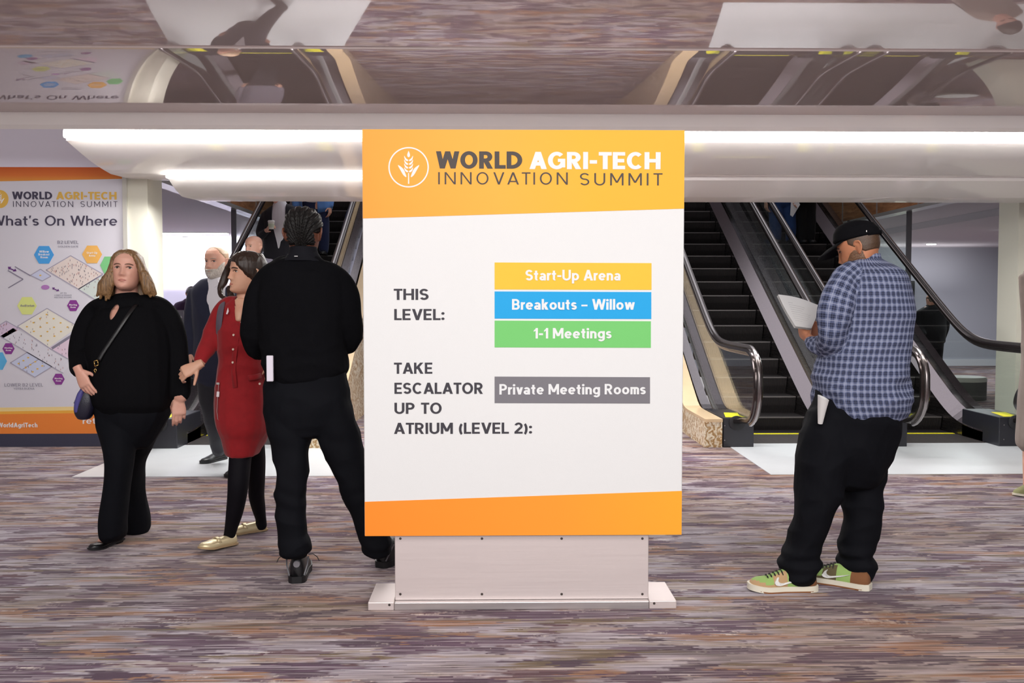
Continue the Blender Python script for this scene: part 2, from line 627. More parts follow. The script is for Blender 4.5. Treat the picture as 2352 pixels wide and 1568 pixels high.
M_CARPET = carpet_material()
M_WHITE = mat('white_paint', 'e3e1e0', 0.6, bump=(60, 0.05))
M_LAND = mat('pale_terrazzo', 'cfd1d3', 0.28, vary=0.05)
M_PANEL = gloss_panel_material('lacquered_ceiling_panel', 'bdaeab', 0.30, 0.03)
M_SOFFIT = gloss_panel_material('pale_lacquered_soffit', 'f2ece9', 0.06, 0.05)
M_CREAM = mat('cream_column_paint', 'd6d3c4', 0.5, bump=(40, 0.05))
M_BLUEWALL = mat('blue_grey_wall_paint', 'b0b3be', 0.7, bump=(80, 0.05))
M_GREYCEIL = mat('grey_ceiling_paint', 'd3ced6', 0.7, bump=(80, 0.05))
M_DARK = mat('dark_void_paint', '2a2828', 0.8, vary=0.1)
M_GLASS = glass_material('balustrade_glass')
M_STEEL = brushed('brushed_steel', 'cfcac9', 0.34, 0, 0.05, .8)
M_STEELX = brushed('brushed_steel_plate', 'ddd2d0', 0.5, 0, 0.05, .6)
M_DECK = brushed('satin_escalator_deck', '857c7f', 0.22, 1, .03)
M_TRAV = travertine()
M_LEDGE = mat('honed_beige_stone', 'd8bc96', 0.22, vary=0.08)


def wood_material():
    t = NT('warm_wood_veneer')
    v = t.coord((1.2, 1.2, 9))
    n = t.noise(v, 2.0, 5, 0.6, 1.5)
    t.p(Base_Color=t.ramp(n, [(0.3, '7d5237'), (0.5, '9a6a48'), (0.7, 'b08059')]), Roughness=0.4)
    return t.m


M_WOOD = wood_material()

fl = MB().box((-14, -5, -0.2), (14, 9.82, 0))
fl.box((-14, 9.82, -0.2), (-3.75, 24, 0)).box((5.6, 9.82, -0.2), (14, 24, 0)).box((-1.75, 9.82, -0.2), (2.05, 24, 0))
struct('floor', fl, M_CARPET, 'streaked purple, grey and rust patterned carpet')

# pale landing slabs let into the carpet in front of the escalators (trapezium: splayed outer ends)
yF, yB = GY(1000, 1093), GY(1000, 1024)
def slab(name, pts, lab):
    mb = MB().prism([(x, y) for x, y in pts], 2, -0.05, 0.004)
    return struct(name, mb, M_LAND, lab)
pl = P(165, 1095, yF), P(305, 1033, 8.75)
slab('landing_slab_left', [(pl[0].x, yF), (-1.2, yF), (-1.75, 9.12), (-3.35, 9.12), (pl[1].x, 8.75)], 'pale grey landing slab at the foot of the left escalator')
pr = P(1771, 1093, yF), P(1680, 1033, 8.85)
slab('landing_slab_right', [(pr[0].x, yF), (8.5, yF), (8.5, 9.12), (pr[1].x + .02, 9.12), (pr[1].x, 8.85)], 'pale grey landing slab at the foot of the right escalators')

# --- glossy ceiling: one long downward-bulging lacquered hull, in two courses with a fine joint
def hull_curve(e0, e1, n, R0, s0, s1):
    """integrate a profile seen between elevations e0 > e1 whose slope runs s0 -> s1 (degrees)"""
    pts, R = [], R0
    for i in range(n + 1):
        e = e0 + (e1 - e0) * i / n
        s = s0 + (s1 - s0) * (i / n) ** 0.8
        pts.append((R * math.cos(math.radians(e)), H_CAM + R * math.sin(math.radians(e))))
        de = math.radians((e1 - e0) / n)
        R *= 1 - de / math.tan(math.radians(e - s))
    return pts


upper = hull_curve(21.5, 14.9, 26, 5.62, -30, -17.5)
R1 = math.hypot(upper[-1][0], upper[-1][1] - H_CAM)
lower = hull_curve(14.85, 11.2, 26, R1 * 0.998, -14.0, -1.5)
LX = (-9.0, 12.0)
def sheet(prof, xs, up=0.05):
    mb = MB()
    rg = [[Vector((x, y, z)) for y, z in prof] + [Vector((x, y, z + up)) for y, z in reversed(prof)] for x in xs]
    return mb.rings(rg)
top0 = upper[0]
struct('ceiling', sheet(upper, LX), M_PANEL, 'near course of the glossy grey ceiling', True, 30)
struct('trim_1', sheet(lower, LX), M_PANEL, 'far course of the glossy grey ceiling', True, 30)
struct('ceiling_hall', MB().box((-14, -5, top0[1] + .45), (14, top0[0] + .25, top0[1] + .6)).box((-14, top0[0], top0[1] - .02), (14, top0[0] + .12, top0[1] + .5)), M_WHITE, 'white ceiling of the hall')

# --- stepped pale soffits with slot lights over the escalator opening
yl, zl = lower[-1]
ya = yl + 0.03
def zrow(row, Y, px=1176):
    return P(px, row, Y).z
ys1 = ya + .50                                          # the slot lies deep behind the lip
zs1a, zs1b = zrow(300, ya + .05), zrow(323, ys1)
# lip above the first slot
struct('trim_2', MB().prism([(yl - .01, zl), (ya + .02, zs1a + .03), (ya + .05, zs1a), (ys1 + .1, zs1a + .10), (ys1 + .1, zl + .3), (yl - .01, zl + .06)], 0, *LX), M_SOFFIT, 'pale lip above the slot light')
# first soffit (long), splayed left end
def soffit(name, y0, z0, y1, z1, xl0, xl1, bulge, lab):
    n = 14
    prof = []
    for i in range(n + 1):
        u = i / n
        prof.append((y0 + (y1 - y0) * u + 0.0, z0 + (z1 - z0) * u - bulge * math.sin(PI * u)))
    mb = MB()
    L = [Vector((xl0 + (xl1 - xl0) * (i / n) ** .9, y, z)) for i, (y, z) in enumerate(prof)]
    Rr = [Vector((LX[1], y, z)) for y, z in prof]
    back = 0.6
    L2 = L + [Vector((L[-1].x, y1 + back, z1 + .02)), Vector((L[0].x, y1 + back, z0 + .3)), Vector((L[0].x, y0, z0 + .3))]
    R2 = Rr + [Vector((LX[1], y1 + back, z1 + .02)), Vector((LX[1], y1 + back, z0 + .3)), Vector((LX[1], y0, z0 + .3))]
    mb.rings([L2, R2])
    return struct(name, mb, M_SOFFIT, lab, True, 30)
y1a, y1b = ys1 + .06, ys1 + .57
z1b = zrow(402, y1b)
soffit('trim_3', y1a, zs1b, y1b, z1b, P(152, 322, y1a).x, P(255, 400, y1b).x, 0.025, 'pale glossy soffit under the long slot light')
y2a, y2b = y1b + .07, y1b + .40
z2a, z2b = zrow(413, y2a), zrow(453, y2b)
soffit('trim_4', y2a, z2a, y2b, z2b, P(387, 412, y2a).x, P(418, 454, y2b).x, 0.012, 'lowest pale soffit over the escalator opening')

M_TUBE = emit('slot_light_diffuser', 'fffdf8', 26.0)
M_ALU = mat('white_aluminium', 'dcdcdc', 0.35)
def slot(px0, px1, Y, r0, r1, label):
    a, b = P(px0, r0, Y), P(px1, r1, Y)
    e = empty('linear_light', ((a.x + b.x) / 2, Y, b.z), label, 'ceiling light', 'slot lights in the soffit')
    put('diffuser', bevel_box((a.x, Y - .075, b.z), (b.x, Y, a.z), .012, 2), M_TUBE, e)
    put('housing', MB().box((a.x, Y - .06, a.z + .001), (b.x, Y - .015, a.z + .03)), M_ALU, e)
    return e
slot(153, 684, ys1, 301, 321, 'left length of the upper slot light, ending above the map poster')
slot(686, 2228, ys1, 302, 322, 'middle length of the upper slot light, passing behind the sign')
slot(2231, 2700, ys1, 304, 324, 'right-hand length of the upper slot light at the picture edge')
slot(386, 1060, y1b + .045, 402.5, 412.5, 'short lower slot light left of the sign, under the long one')

# --- upper floor edge, wood fascias and side rooms
XL, XR = -3.45, 5.56
ZC = 2.67
struct('wall_left_fascia', MB().box((XL - .15, 9.6, ZC), (XL, 22, 4.6)), M_WOOD, 'warm wood panelling above the left of the escalators')
struct('wall_right_fascia', MB().box((XR, 10.2, ZC), (XR + .15, 22, 4.6)), M_WOOD, 'warm wood panelling above the right of the escalators')
seams = MB()
M_SEAM = mat('pale_metal_trim', 'c9c6c4', 0.3, 0.6)
for k in range(8):
    y = 10.9 + k * 1.35
    seams.box((XL, y, ZC), (XL + .012, y + .02, 4.6)).box((XR - .012, y, ZC), (XR, y + .02, 4.6))
seams.box((XL - .15, 9.6, ZC - .05), (XL + .03, 22, ZC)).box((XR - .03, 10.2, ZC - .05), (XR + .15, 22, ZC))
struct('trim_5', seams, M_SEAM, 'pale metal joints and lower edge of the wood panelling')
struct('ceiling_left_room', MB().box((-14, 9.2, ZC), (XL - .15, 22, ZC + .2)), M_GREYCEIL, 'lilac grey ceiling left of the escalators')
struct('ceiling_right_room', MB().box((XR + .15, 9.2, ZC), (14, 22, ZC + .2)).box((XR + 1.3, 10.5, ZC - .10), (14, 22, ZC - .001)), M_GREYCEIL, 'grey ceiling right of the escalators')
struct('wall_back', MB().box((-14, 20.2, -.2), (14, 20.4, 7)), M_BLUEWALL, 'blue grey wall at the back')
struct('ceiling_well', MB().box((XL - .15, 9.0, 6.6), (XR + .15, 22, 6.8)), M_GREYCEIL, 'ceiling over the escalator well')
struct('wall_well_front', MB().box((XL - .2, y2b + .05, 3.0), (XR + .2, y2b + .2, 6.8)), M_GREYCEIL, 'back of the soffit')
struct('wall_far_left', MB().box((-14.2, 8.9, -.2), (-14, 22, 5)), M_BLUEWALL, 'far left wall')
struct('wall_far_right', MB().box((14, -5, -.2), (14.2, 22, 5)), M_BLUEWALL, 'far right wall')
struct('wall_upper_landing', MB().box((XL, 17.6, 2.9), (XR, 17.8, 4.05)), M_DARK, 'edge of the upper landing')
struct('baseboard_back', MB().box((XR, 20.17, 0), (14, 20.2, .14)), mat('white_skirting', 'd8dbe2', .5), 'white skirting of the back wall')
# glass screens beside the escalators
for nm, x in (('window_1', XL - .06), ('window_2', XR + .06)):
    mb = MB().box((x - .006, 12.7, .12), (x + .006, 19.8, ZC - .05))
    w = struct(nm, mb, M_GLASS, 'clear glass screen beside the escalators')
struct('trim_6', MB().box((XL - .09, 12.66, 0), (XL - .03, 12.7, ZC)).box((XR + .03, 12.66, 0), (XR + .09, 12.7, ZC)), mat('grey_post', '77767a', .4, .6), 'slim grey posts of the glass screens')

# columns
struct('column_left', MB().box((-3.548, 9.06, 0), (-3.325, 9.45, 3.4)), M_CREAM, 'cream painted column beside the map poster')
struct('column_right', MB().box((5.62, 10.0, 0), (6.3, 10.4, 3.4)), M_CREAM, 'cream painted column at the right edge')
struct('wall_left', MB().box((-9.5, 9.12, 0), (-3.55, 9.3, 4.2)), mat('lilac_white_paint', 'f0e9f4', .45), 'lilac white wall carrying the map poster')
struct('wall_hall_left', MB().box((-9.7, -5, 0), (-9.5, 9.3, 4.6)), M_WHITE, 'white side wall of the hall')

# lamps in the side rooms
M_LAMP = emit('lamp_glow', 'ffffff', 6.0)
def ceil_lamp(px, row, w_px, Y, label, grp='lights in the side rooms', deep=.12):
    a, b = P(px - w_px / 2, row, Y), P(px + w_px / 2, row, Y)
    z = ZC if px < 1176 else ZC - .1
    e = empty('linear_light' if w_px > 60 else 'downlight', ((a.x + b.x) / 2, Y, z - .03), label, 'ceiling light', grp)
    if w_px > 60:
        put('diffuser', MB().box((a.x, Y, z - .03), (b.x, Y + deep, z - .012)), M_LAMP, e)
        put('housing', MB().box((a.x - .02, Y - .02, z - .012), (b.x + .02, Y + deep + .02, z - .001)), M_ALU, e)
    else:
        c = Vector(((a.x + b.x) / 2, Y, z))
        r = (b.x - a.x) / 2
        put('diffuser', MB().tube([c + Vector((0, 0, -.03)), c + Vector((0, 0, -.012))], r * .85, n=20), M_LAMP, e)
        put('bezel', MB().tube([c + Vector((0, 0, -.012)), c + Vector((0, 0, -.001))], r, n=20), M_ALU, e)
def row_y(row, z):
    return GY(1176, row, z)
ceil_lamp(446, 537, 150, row_y(537, ZC - .02), 'long ceiling light in the left room, nearer of the two')
ceil_lamp(505, 566, 80, 19.6, 'short ceiling light in the left room, farther of the two')
ceil_lamp(427, 560, 16, 18.6, 'round downlight in the left room')
ceil_lamp(2139, 564, 24, 18.8, 'round downlight in the right room, over the walking man')
ceil_lamp(2313, 538, 28, 15.2, 'round downlight in the right room beside the cream column')
# luminous wall cove of the left room
a, b = P(300, 556, 20.1), P(476, 612, 20.1)
e = empty('wall_light_box', ((a.x + b.x) / 2, 20.1, b.z), 'glowing white light box along the top of the left room wall', 'wall light')
put('diffuser', MB().prism([(a.x, ZC - .02), (b.x, ZC - .05), (b.x, b.z - .07), (a.x, b.z + .09)], 1, 20.08, 20.12), emit('cove_glow', 'fffdfa', 2.2), e)
put('housing', MB().box((a.x - .05, 20.121, b.z - .12), (b.x + .05, 20.19, ZC - .001)), M_ALU, e)
# ---------------------------------------------------------------- the way-finding sign
def print_mat(name, col, rough=0.55):
    return mat(name, col, rough, spec=0.3, bump=(260, 0.04))


def grad_mat(name, stops, axis=0, lo=-0.75, hi=0.75, tilt=0.0):
    """printed colour gradient across a panel (object coordinates)"""
    t = NT(name)
    sx = t.n('SeparateXYZ', {0: t.n('TexCoord').outputs['Object']})
    u = sx.outputs[axis]
    if tilt:
        u = t.math('ADD', u, t.math('MULTIPLY', sx.outputs[2], tilt))
    f = t.math('DIVIDE', t.math('SUBTRACT', u, lo), hi - lo)
    t.p(Base_Color=t.ramp(f, stops), Roughness=0.5, Specular_IOR_Level=0.3)
    return t.m


YS = GY(1200, 1400)                     # front of the base
YP = YS + 0.012                         # face of the board
X0, X1 = P(834.5, 760, YP).x, P(1569.5, 760, YP).x
ZT, ZB = P(1204, 297.5, YP).z, P(1204, 1229.5, YP).z
sign = empty('wayfinding_sign', ((X0 + X1) / 2, YS + .1, 0), 'large white and orange direction sign board on a steel pedestal in the middle', 'sign')
M_BOARD = print_mat('matt_white_board', 'dfe0e0')
M_INK = print_mat('charcoal_ink', '3c3a41')
M_INKB = print_mat('brown_black_ink', '4a4340')
M_PAPERW = print_mat('white_ink', 'e2e4e5')
put('board', bevel_box((X0, YP, ZB), (X1, YP + .028, ZT), .003, 1), M_BOARD, sign)
EPS = 0.0012
y1 = YP - EPS
zc = lambda px, row: P(px, row, YP).z
put('header_band', MB().prism([(X0 + .001, zc(835, 501.5)), (X1 - .001, zc(1572, 479)), (X1 - .001, ZT - .001), (X0 + .001, ZT - .001)], 1, y1, YP - .0001),
    grad_mat('orange_header_print', [(0, 'f0872a'), (.35, 'f0a038'), (.7, 'efac3c'), (1, 'eeb02c')], 0, X0 - sign.location.x, X1 - sign.location.x, .22), sign)
put('footer_band', MB().prism([(X0 + .001, ZB + .001), (X1 - .001, ZB + .001), (X1 - .001, zc(1564, 1127)), (X0 + .001, zc(837, 1152))], 1, y1, YP - .0001),
    grad_mat('orange_footer_print', [(0, 'f58d2b'), (.6, 'f59a30'), (1, 'f7a82e')], 0, X0 - sign.location.x, X1 - sign.location.x), sign)
y2 = y1 - .0006
lettering('logo_lettering', [('WORLD', 1001.5, 387, 1199.5, 39.5)], y2, M_INKB, sign, .225, .075)['label'] = 'bold dark lettering WORLD'
lettering('logo_lettering', [('AGRI-TECH', 1216, 388.5, 1517, 39.5)], y2, M_PAPERW, sign, .225, .075)['label'] = 'bold white lettering AGRI-TECH'
lettering('logo_lettering', [('INNOVATION', 1006.5, 423.5, 1304, 28), ('SUMMIT', 1332, 425.5, 1517, 28)], y2, M_INKB, sign, .112, .33)['label'] = 'thin dark lettering INNOVATION SUMMIT'


def wheat(mb, cx, cy, r, Y, ring=True, s=1.0):
    """the ear of wheat in a circle; centre and radius in photograph pixels"""
    if ring:
        for i in range(64):
            q = []
            for u, rr in ((i, r), (i + 1, r), (i + 1, r * .935), (i, r * .935)):
                a = 2 * PI * u / 64
                q.append((cx + rr * math.cos(a), cy + rr * math.sin(a)))
            flat(mb, q, Y)
    k = r / 46.5 * s
    def leaf(pts):
        flat(mb, [(cx + x * k, cy + y * k) for x, y in catmull(pts + [pts[0]], 4)[:-1]], Y)
    leaf([(0, -38), (3, -30), (2.6, -25), (0, -23), (-2.6, -25), (-3, -30)])
    for i, y in enumerate((-17, -8.5, 0, 8.5)):
        for sg in (-1, 1):
            leaf([(sg * 1, y), (sg * 6, y - 3.5), (sg * 10, y - 9.5 + i * .4), (sg * 9, y - 2), (sg * 5, y + 2.5), (sg * 1.2, y + 2.5)])
    for sg in (-1, 1):
        leaf([(sg * 5, 21), (sg * 12, 4), (sg * 24.5, -5), (sg * 18, 8), (sg * 12, 18), (sg * 6.5, 22.5)])
    flat(mb, [(cx - 1.4 * k, cy + 38 * k), (cx + 1.4 * k, cy + 38 * k), (cx + 1.0 * k, cy + 13 * k), (cx - 1.0 * k, cy + 13 * k)], Y)


mb = MB()
wheat(mb, 938.5, 384, 46.5, y2)
put('logo_emblem', mb, M_PAPERW, sign, fix=False)['label'] = 'white ear of wheat in a circle'
lettering('direction_lettering', [('THIS', 904.5, 688.5, 984.5, 25.5)], y2 + .0006, M_INK, sign, .185, .10)
lettering('direction_lettering', [('LEVEL:', 905.5, 734.8, 1021, 25.5)], y2 + .0006, M_INK, sign, .185, .10)
lettering('direction_lettering', [('TAKE', 905, 858, 993, 25.5)], y2 + .0006, M_INK, sign, .185, .10)
lettering('direction_lettering', [('ESCALATOR', 906, 904, 1109.5, 25.5)], y2 + .0006, M_INK, sign, .185, .10)
lettering('direction_lettering', [('UP TO', 906, 950, 1014.5, 25.5)], y2 + .0006, M_INK, sign, .185, .10, .36)
lettering('direction_lettering', [('ATRIUM (LEVEL 2):', 905, 995.8, 1222, 25.5)], y2 + .0006, M_INK, sign, .185, .10, .34)
bars = [('yellow', 'e9bd38', (1136, 602.5, 1496.5, 664.5), ('Start-Up Arena', 1207, 644, 1425, 24.5), 'yellow strip reading Start-Up Arena'),
        ('blue', '16a0de', (1136, 669, 1496, 731.5), ('Breakouts \u2013 Willow', 1176, 711, 1457, 24.5), 'blue strip reading Breakouts and Willow'),
        ('green', '72c66e', (1136, 736, 1495, 797.5), ('1-1 Meetings', 1226, 777, 1404.5, 24), 'green strip reading 1-1 Meetings'),
        ('grey', '77757b', (1136, 864.5, 1493, 925.5), ('Private Meeting Rooms', 1147, 905.5, 1483, 24), 'grey strip reading Private Meeting Rooms')]
for nm, c, (a0, b0, a1, b1), ln, lab in bars:
    o = put('location_strip', flat(MB(), [(a0, b0), (a1, b0 + 1.5), (a1, b1 + 1), (a0, b1)], y1, EPS), print_mat(nm + '_strip_print', c), sign)
    o['label'] = lab
    lettering('lettering', [ln], y2, M_PAPERW, o, .19, .085)
# pedestal
yped = YS + 0.035
xa, xb = P(907, 1300, yped).x, P(1489.5, 1300, yped).x
zb = P(1200, 1381, YS).z
put('pedestal_panel', bevel_box((xa, yped, zb - .002), (xb, yped + .09, ZB + .25), .002, 1), M_STEELX, sign)
M_SCREW = mat('screw_steel', '6a6562', .35, .9)
for row in (1236.5, 1364):
    for px in (919.5, 1107, 1290, 1475.5):
        c = P(px, row, yped)
        s = put('screw', MB().tube([c + Vector((0, .001, 0)), c + Vector((0, -.0025, 0))], [.0065, .005], n=12, up=(0, 0, 1)), M_SCREW, sign)
# base: long middle trough and the two end feet
xl, xr = P(845, 1390, YS).x, P(1554, 1390, YS).x
xm0, xm1 = P(905, 1390, YS).x, P(1491.5, 1390, YS).x
yb = YS + 0.29
put('base_trough', bevel_box((xm0 + .001, YS + .002, 0), (xm1 - .001, yb, zb - .003), .003, 2), M_STEEL, sign)
for a, b in ((xl, xm0), (xm1, xr)):
    f = put('base_foot', bevel_box((a, YS, 0), (b, yb, zb), .004, 2), M_STEELX, sign)
    c = Vector(((b - .021) if a == xl else (a + .022), YS, .026))
    put('screw', MB().tube([c, c + Vector((0, -.002, 0))], [.006, .005], n=12, up=(0, 0, 1)), M_SCREW, f)

# ---------------------------------------------------------------- the map poster wall on the left
YW = 9.06
poster = empty('map_poster_panel', (-4.4, YW, 0), 'tall printed map panel headed What\u2019s On Where at the left edge', 'poster')
PXR = P(288, 700, YW).x
PXL = -6.2
M_PBOARD = mat('satin_poster_print', 'dcd9e2', .38)
zt, zbm, zpl = P(200, 384, YW).z, P(150, 995.5, YW).z, P(150, 995.5, YW).z
put('board', MB().box((PXL, YW, zbm), (PXR, YW + .05, zt)), M_PBOARD, poster)
put('plinth', MB().box((PXL, YW - .005, 0), (-3.56, YW + .05, zbm - .001)), mat('navy_plinth', '3a3b50', .5), poster)
put('edge_frame', MB().box((PXR + .001, YW - .03, zbm), (PXR + .042, YW + .05, zt)), mat('satin_frame', 'c9c6bd', .35, .2), poster)
ya_, yb_ = YW - .0015, YW - .003
def pz(px, row): return P(px, row, YW).z
put('header_band', MB().prism([(PXL, pz(-200, 424)), (PXR, pz(288, 410.5)), (PXR, zt), (PXL, zt)], 1, ya_, YW - .0002),
    grad_mat('poster_header_print', [(0, 'e39a45'), (.4, 'e0793a'), (1, 'd8652f')], 2, pz(200, 416) , zt), poster)
put('footer_band', MB().prism([(PXL, zbm), (PXR, zbm), (PXR, pz(288, 932)), (PXL, pz(-200, 940))], 1, ya_ + .0004, YW - .0002), print_mat('poster_footer_pale', 'f3d896', .4), poster)
put('footer_band', MB().prism([(PXL, zbm), (PXR, zbm), (PXR, pz(288, 940)), (PXL, pz(-200, 950))], 1, ya_, YW - .0002), print_mat('poster_footer_amber', 'f2b34a', .4), poster)
put('footer_band', MB().prism([(PXL, zbm), (PXR, zbm), (PXR, pz(288, 947)), (PXL, pz(-200, 955))], 1, ya_ - .0004, YW - .0002), print_mat('poster_footer_orange', 'f08a3e', .4), poster)
M_PINK = print_mat('plum_grey_ink', '4b4659', .4)
M_GOLD = print_mat('gold_ink', 'e6b958', .4)
lettering('logo_lettering', [('WORLD', 28, 457.5, 120, 17.5)], yb_, M_PINK, poster, .215, .08)
lettering('logo_lettering', [('AGRI-TECH', 129, 458, 268, 17.5)], yb_, M_GOLD, poster, .215, .08)
lettering('logo_lettering', [('INNOVATION SUMMIT', 30, 475, 268, 13)], yb_, M_PINK, poster, .10, .34, .75)
lettering('title_lettering', [('What\u2019s On Where', -22, 518, 269.5, 23)], yb_, M_PINK, poster, .145, .10, .36)
mb = MB()
flat(mb, [(-1 + 20.5 * math.cos(2 * PI * i / 40), 457 + 21 * math.sin(2 * PI * i / 40)) for i in range(40)], ya_)
o = put('logo_emblem', mb, M_GOLD, poster)
mb = MB()
wheat(mb, -1, 457, 21, yb_, False)
put('wheat_ear', mb, print_mat('poster_white_ink', 'f2eff0', .4), o, fix=False)
M_PW = bpy.data.materials['poster_white_ink']
M_GREYINK = print_mat('grey_ink', '8a8796', .4)
lettering('level_lettering', [('B2 LEVEL', 132, 560, 180, 7.5), ('GOLDEN GATE', 133, 568, 180, 4)], yb_, M_GREYINK, poster, .15, .14)
lettering('level_lettering', [('LOWER B2 LEVEL', 10.5, 887.5, 98.5, 7.5), ('YERBA BUENA', 31, 894.5, 79, 4.5)], yb_, M_GREYINK, poster, .13, .14)
lettering('level_lettering', [('UP TO', 138, 674.5, 153, 3.2), ('LOBBY & PRIVATE', 125, 679.5, 165, 3.2), ('MEETING ROOMS', 125, 684.5, 165, 3.2)], yb_, M_GREYINK, poster, .14, .14)
lettering('footer_lettering', [('WorldAgriTech', -6, 981, 86.5, 10.5)], yb_, M_PW, poster, .21, .08)
lettering('footer_lettering', [('reth', 190, 973, 233, 14)], yb_, M_PW, poster, .15, .09)
# hexagon markers
def hexagon(cx, cy, w, h, c, lines, ink=None):
    pts = [(cx - w / 2, cy), (cx - w / 4, cy - h / 2), (cx + w / 4, cy - h / 2), (cx + w / 2, cy), (cx + w / 4, cy + h / 2), (cx - w / 4, cy + h / 2)]
    o = put('hexagon_marker', flat(MB(), pts, yb_), print_mat('hexagon_' + c, c, .4), poster)
    if lines:
        lettering('lettering', lines, yb_ - .001, ink or M_PW, o, .18, .10)
    return o
hexagon(101, 585, 46, 40.5, '4fa3e6', [('Willow', 90, 580, 112, 5), ('Breakout', 88, 586.5, 114, 5), ('Room', 93, 593, 110, 5)])
hexagon(211.5, 584, 46, 40.5, 'ecb562', [('Start-Up', 199, 582.5, 224, 4.5), ('Arena', 204, 589, 219, 4.5)])
hexagon(250, 609, 40, 40, '7fc887', [])
hexagon(62, 702, 45, 40, 'dfe68f', [('Auditorium', 46.5, 704, 79, 5)], M_GREYINK)
for cx, cy in ((168, 701.5), (19.5, 800.5), (134.5, 870.5)):
    hexagon(cx, cy, 28, 25, '8b3f93', [('Meeting', cx - 9, cy, cx + 9, 3.6), ('Room', cx - 6, cy + 5.5, cx + 6, 3.6)])
hexagon(-4, 829, 40, 40, '62b4e4', [])
# floor plans: tinted rooms, walls, little figures and tables
def line(mb, a, b, w, Y, mi=0):
    dx, dy = b[0] - a[0], b[1] - a[1]
    L = math.hypot(dx, dy)
    nx, ny = -dy / L * w / 2, dx / L * w / 2
    flat(mb, [(a[0] + nx, a[1] + ny), (b[0] + nx, b[1] + ny), (b[0] - nx, b[1] - ny), (a[0] - nx, a[1] - ny)], Y, mi=mi)
def room(name, q, c, walls, figures=0, tables=0, dark=()):
    o = put(name, flat(MB(), q, ya_), print_mat('plan_' + c, c, .4), poster)
    w = MB()
    for a, b in walls: line(w, q[a] if isinstance(a, int) else a, q[b] if isinstance(b, int) else b, 2.0, yb_ + .0006)
    put('plan_walls', w, print_mat('plan_wall_ink', 'aaa5b8', .4), o, fix=False)
    if figures or tables:
        f = MB()
        rnd = random.Random(len(name) * 13 + figures)
        def pt(u, v):
            return tuple((1 - u) * ((1 - v) * q[0][k] + v * q[3][k]) + u * ((1 - v) * q[1][k] + v * q[2][k]) for k in (0, 1))
        n = int(math.sqrt(tables))
        for i in range(n):
            for j in range(n):
                x, y = pt((i + .7) / (n + .5), (j + .7) / (n + .5))
                flat(f, [(x + 2.6 * math.cos(2 * PI * k / 8), y + 1.7 * math.sin(2 * PI * k / 8)) for k in range(8)], yb_ + .0004, mi=1)
        for i in range(figures):
            x, y = pt(rnd.uniform(.05, .95), rnd.uniform(.05, .95))
            line(f, (x, y - 1.8), (x, y + 1.8), .9, yb_, mi=rnd.choice((0, 0, 2)))
        put('plan_figures', f, [print_mat('figure_ink', '6d6875', .4), M_GOLD, print_mat('figure_red', 'b7776f', .4)], o, fix=False)
room('floor_plan', [(106, 620), (162, 587), (236, 629), (180, 664)], 'e6d8d2', [(0, 1), (1, 2), (2, 3), (3, 0)], 90)
room('floor_plan', [(70, 632), (93, 618), (117, 634), (97, 645)], 'ccd0e8', [(0, 1), (1, 2), (2, 3), (3, 0)], 0, 1)
room('floor_plan', [(180, 664), (236, 631), (262, 650), (222, 690)], 'd5ded9', [(0, 1), (3, 0)], 26)
room('floor_plan', [(40, 749), (108, 708), (180, 750), (112, 798)], 'ebe7dc', [(0, 1), (1, 2), (3, 0)], 16, 16)
room('floor_plan', [(24, 833), (62, 809), (119, 842), (80, 866)], 'cdd3ea', [(0, 1), (1, 2), (2, 3), (3, 0), ((52, 848), (90, 824))], 8, 9)
room('floor_plan', [(113, 799), (178, 761), (180, 800), (156, 824)], 'ead3e4', [(3, 0)], 8)
room('floor_plan', [(-10, 752), (14, 737), (46, 755), (4, 778)], 'd9c6dc', [(0, 1), (1, 2)], 16)
room('floor_plan', [(0, 772), (30, 753), (165, 832), (145, 857)], 'dfdde6', [(0, 3)], 44)
w = MB()
for a, b in (((34, 612), (70, 633)), ((18, 621), (53, 641)), ((53, 641), (19, 661)), ((119, 800), (178, 762))):
    line(w, a, b, 2.4 if a[0] < 100 else 6, yb_)
put('plan_walls', w, print_mat('plan_dark_wall', '8d889a', .4), poster, fix=False)
for cx, cy in ((28, 617.5), (128, 664)):
    k = 1.0 if cx < 100 else .8
    put('arrow', flat(MB(), [(cx + x * k, cy + y * k) for x, y in ((-10, -5), (-2, -5), (-4, -2), (5, 2), (7, -1), (10, 5), (1, 6), (3, 4), (-6, 0), (-8, 2))], yb_), print_mat('arrow_purple', '6a3a80', .4), poster)
put('lobby_oval', flat(MB(), [(104 + 9.5 * math.cos(2 * PI * i / 24), 659.5 + 5.5 * math.sin(2 * PI * i / 24)) for i in range(24)], yb_), print_mat('oval_purple', 'b57fc0', .4), poster)
# ---------------------------------------------------------------- escalators
SLOPE = math.tan(math.radians(30))
Y_COMB = 9.80
def nose(Y, s=0.16):
    """height of the step-nosing line at depth Y (eases from level to 30 degrees)"""
    u = (Y - 9.79) / s
    return SLOPE * s * (math.log1p(math.exp(u)) if u < 30 else u)


def tread_mat():
    t = NT('grooved_step_metal')
    sx = t.n('SeparateXYZ', {0: t.n('TexCoord').outputs['Object']})
    w = t.math('SINE', t.math('MULTIPLY', sx.outputs[0], 2 * PI / 0.012))
    t.p(Base_Color=lin('2d2929'), Metallic=0.55, Roughness=0.5)
    t.bump(w, 0.5, 0.004)
    return t.m


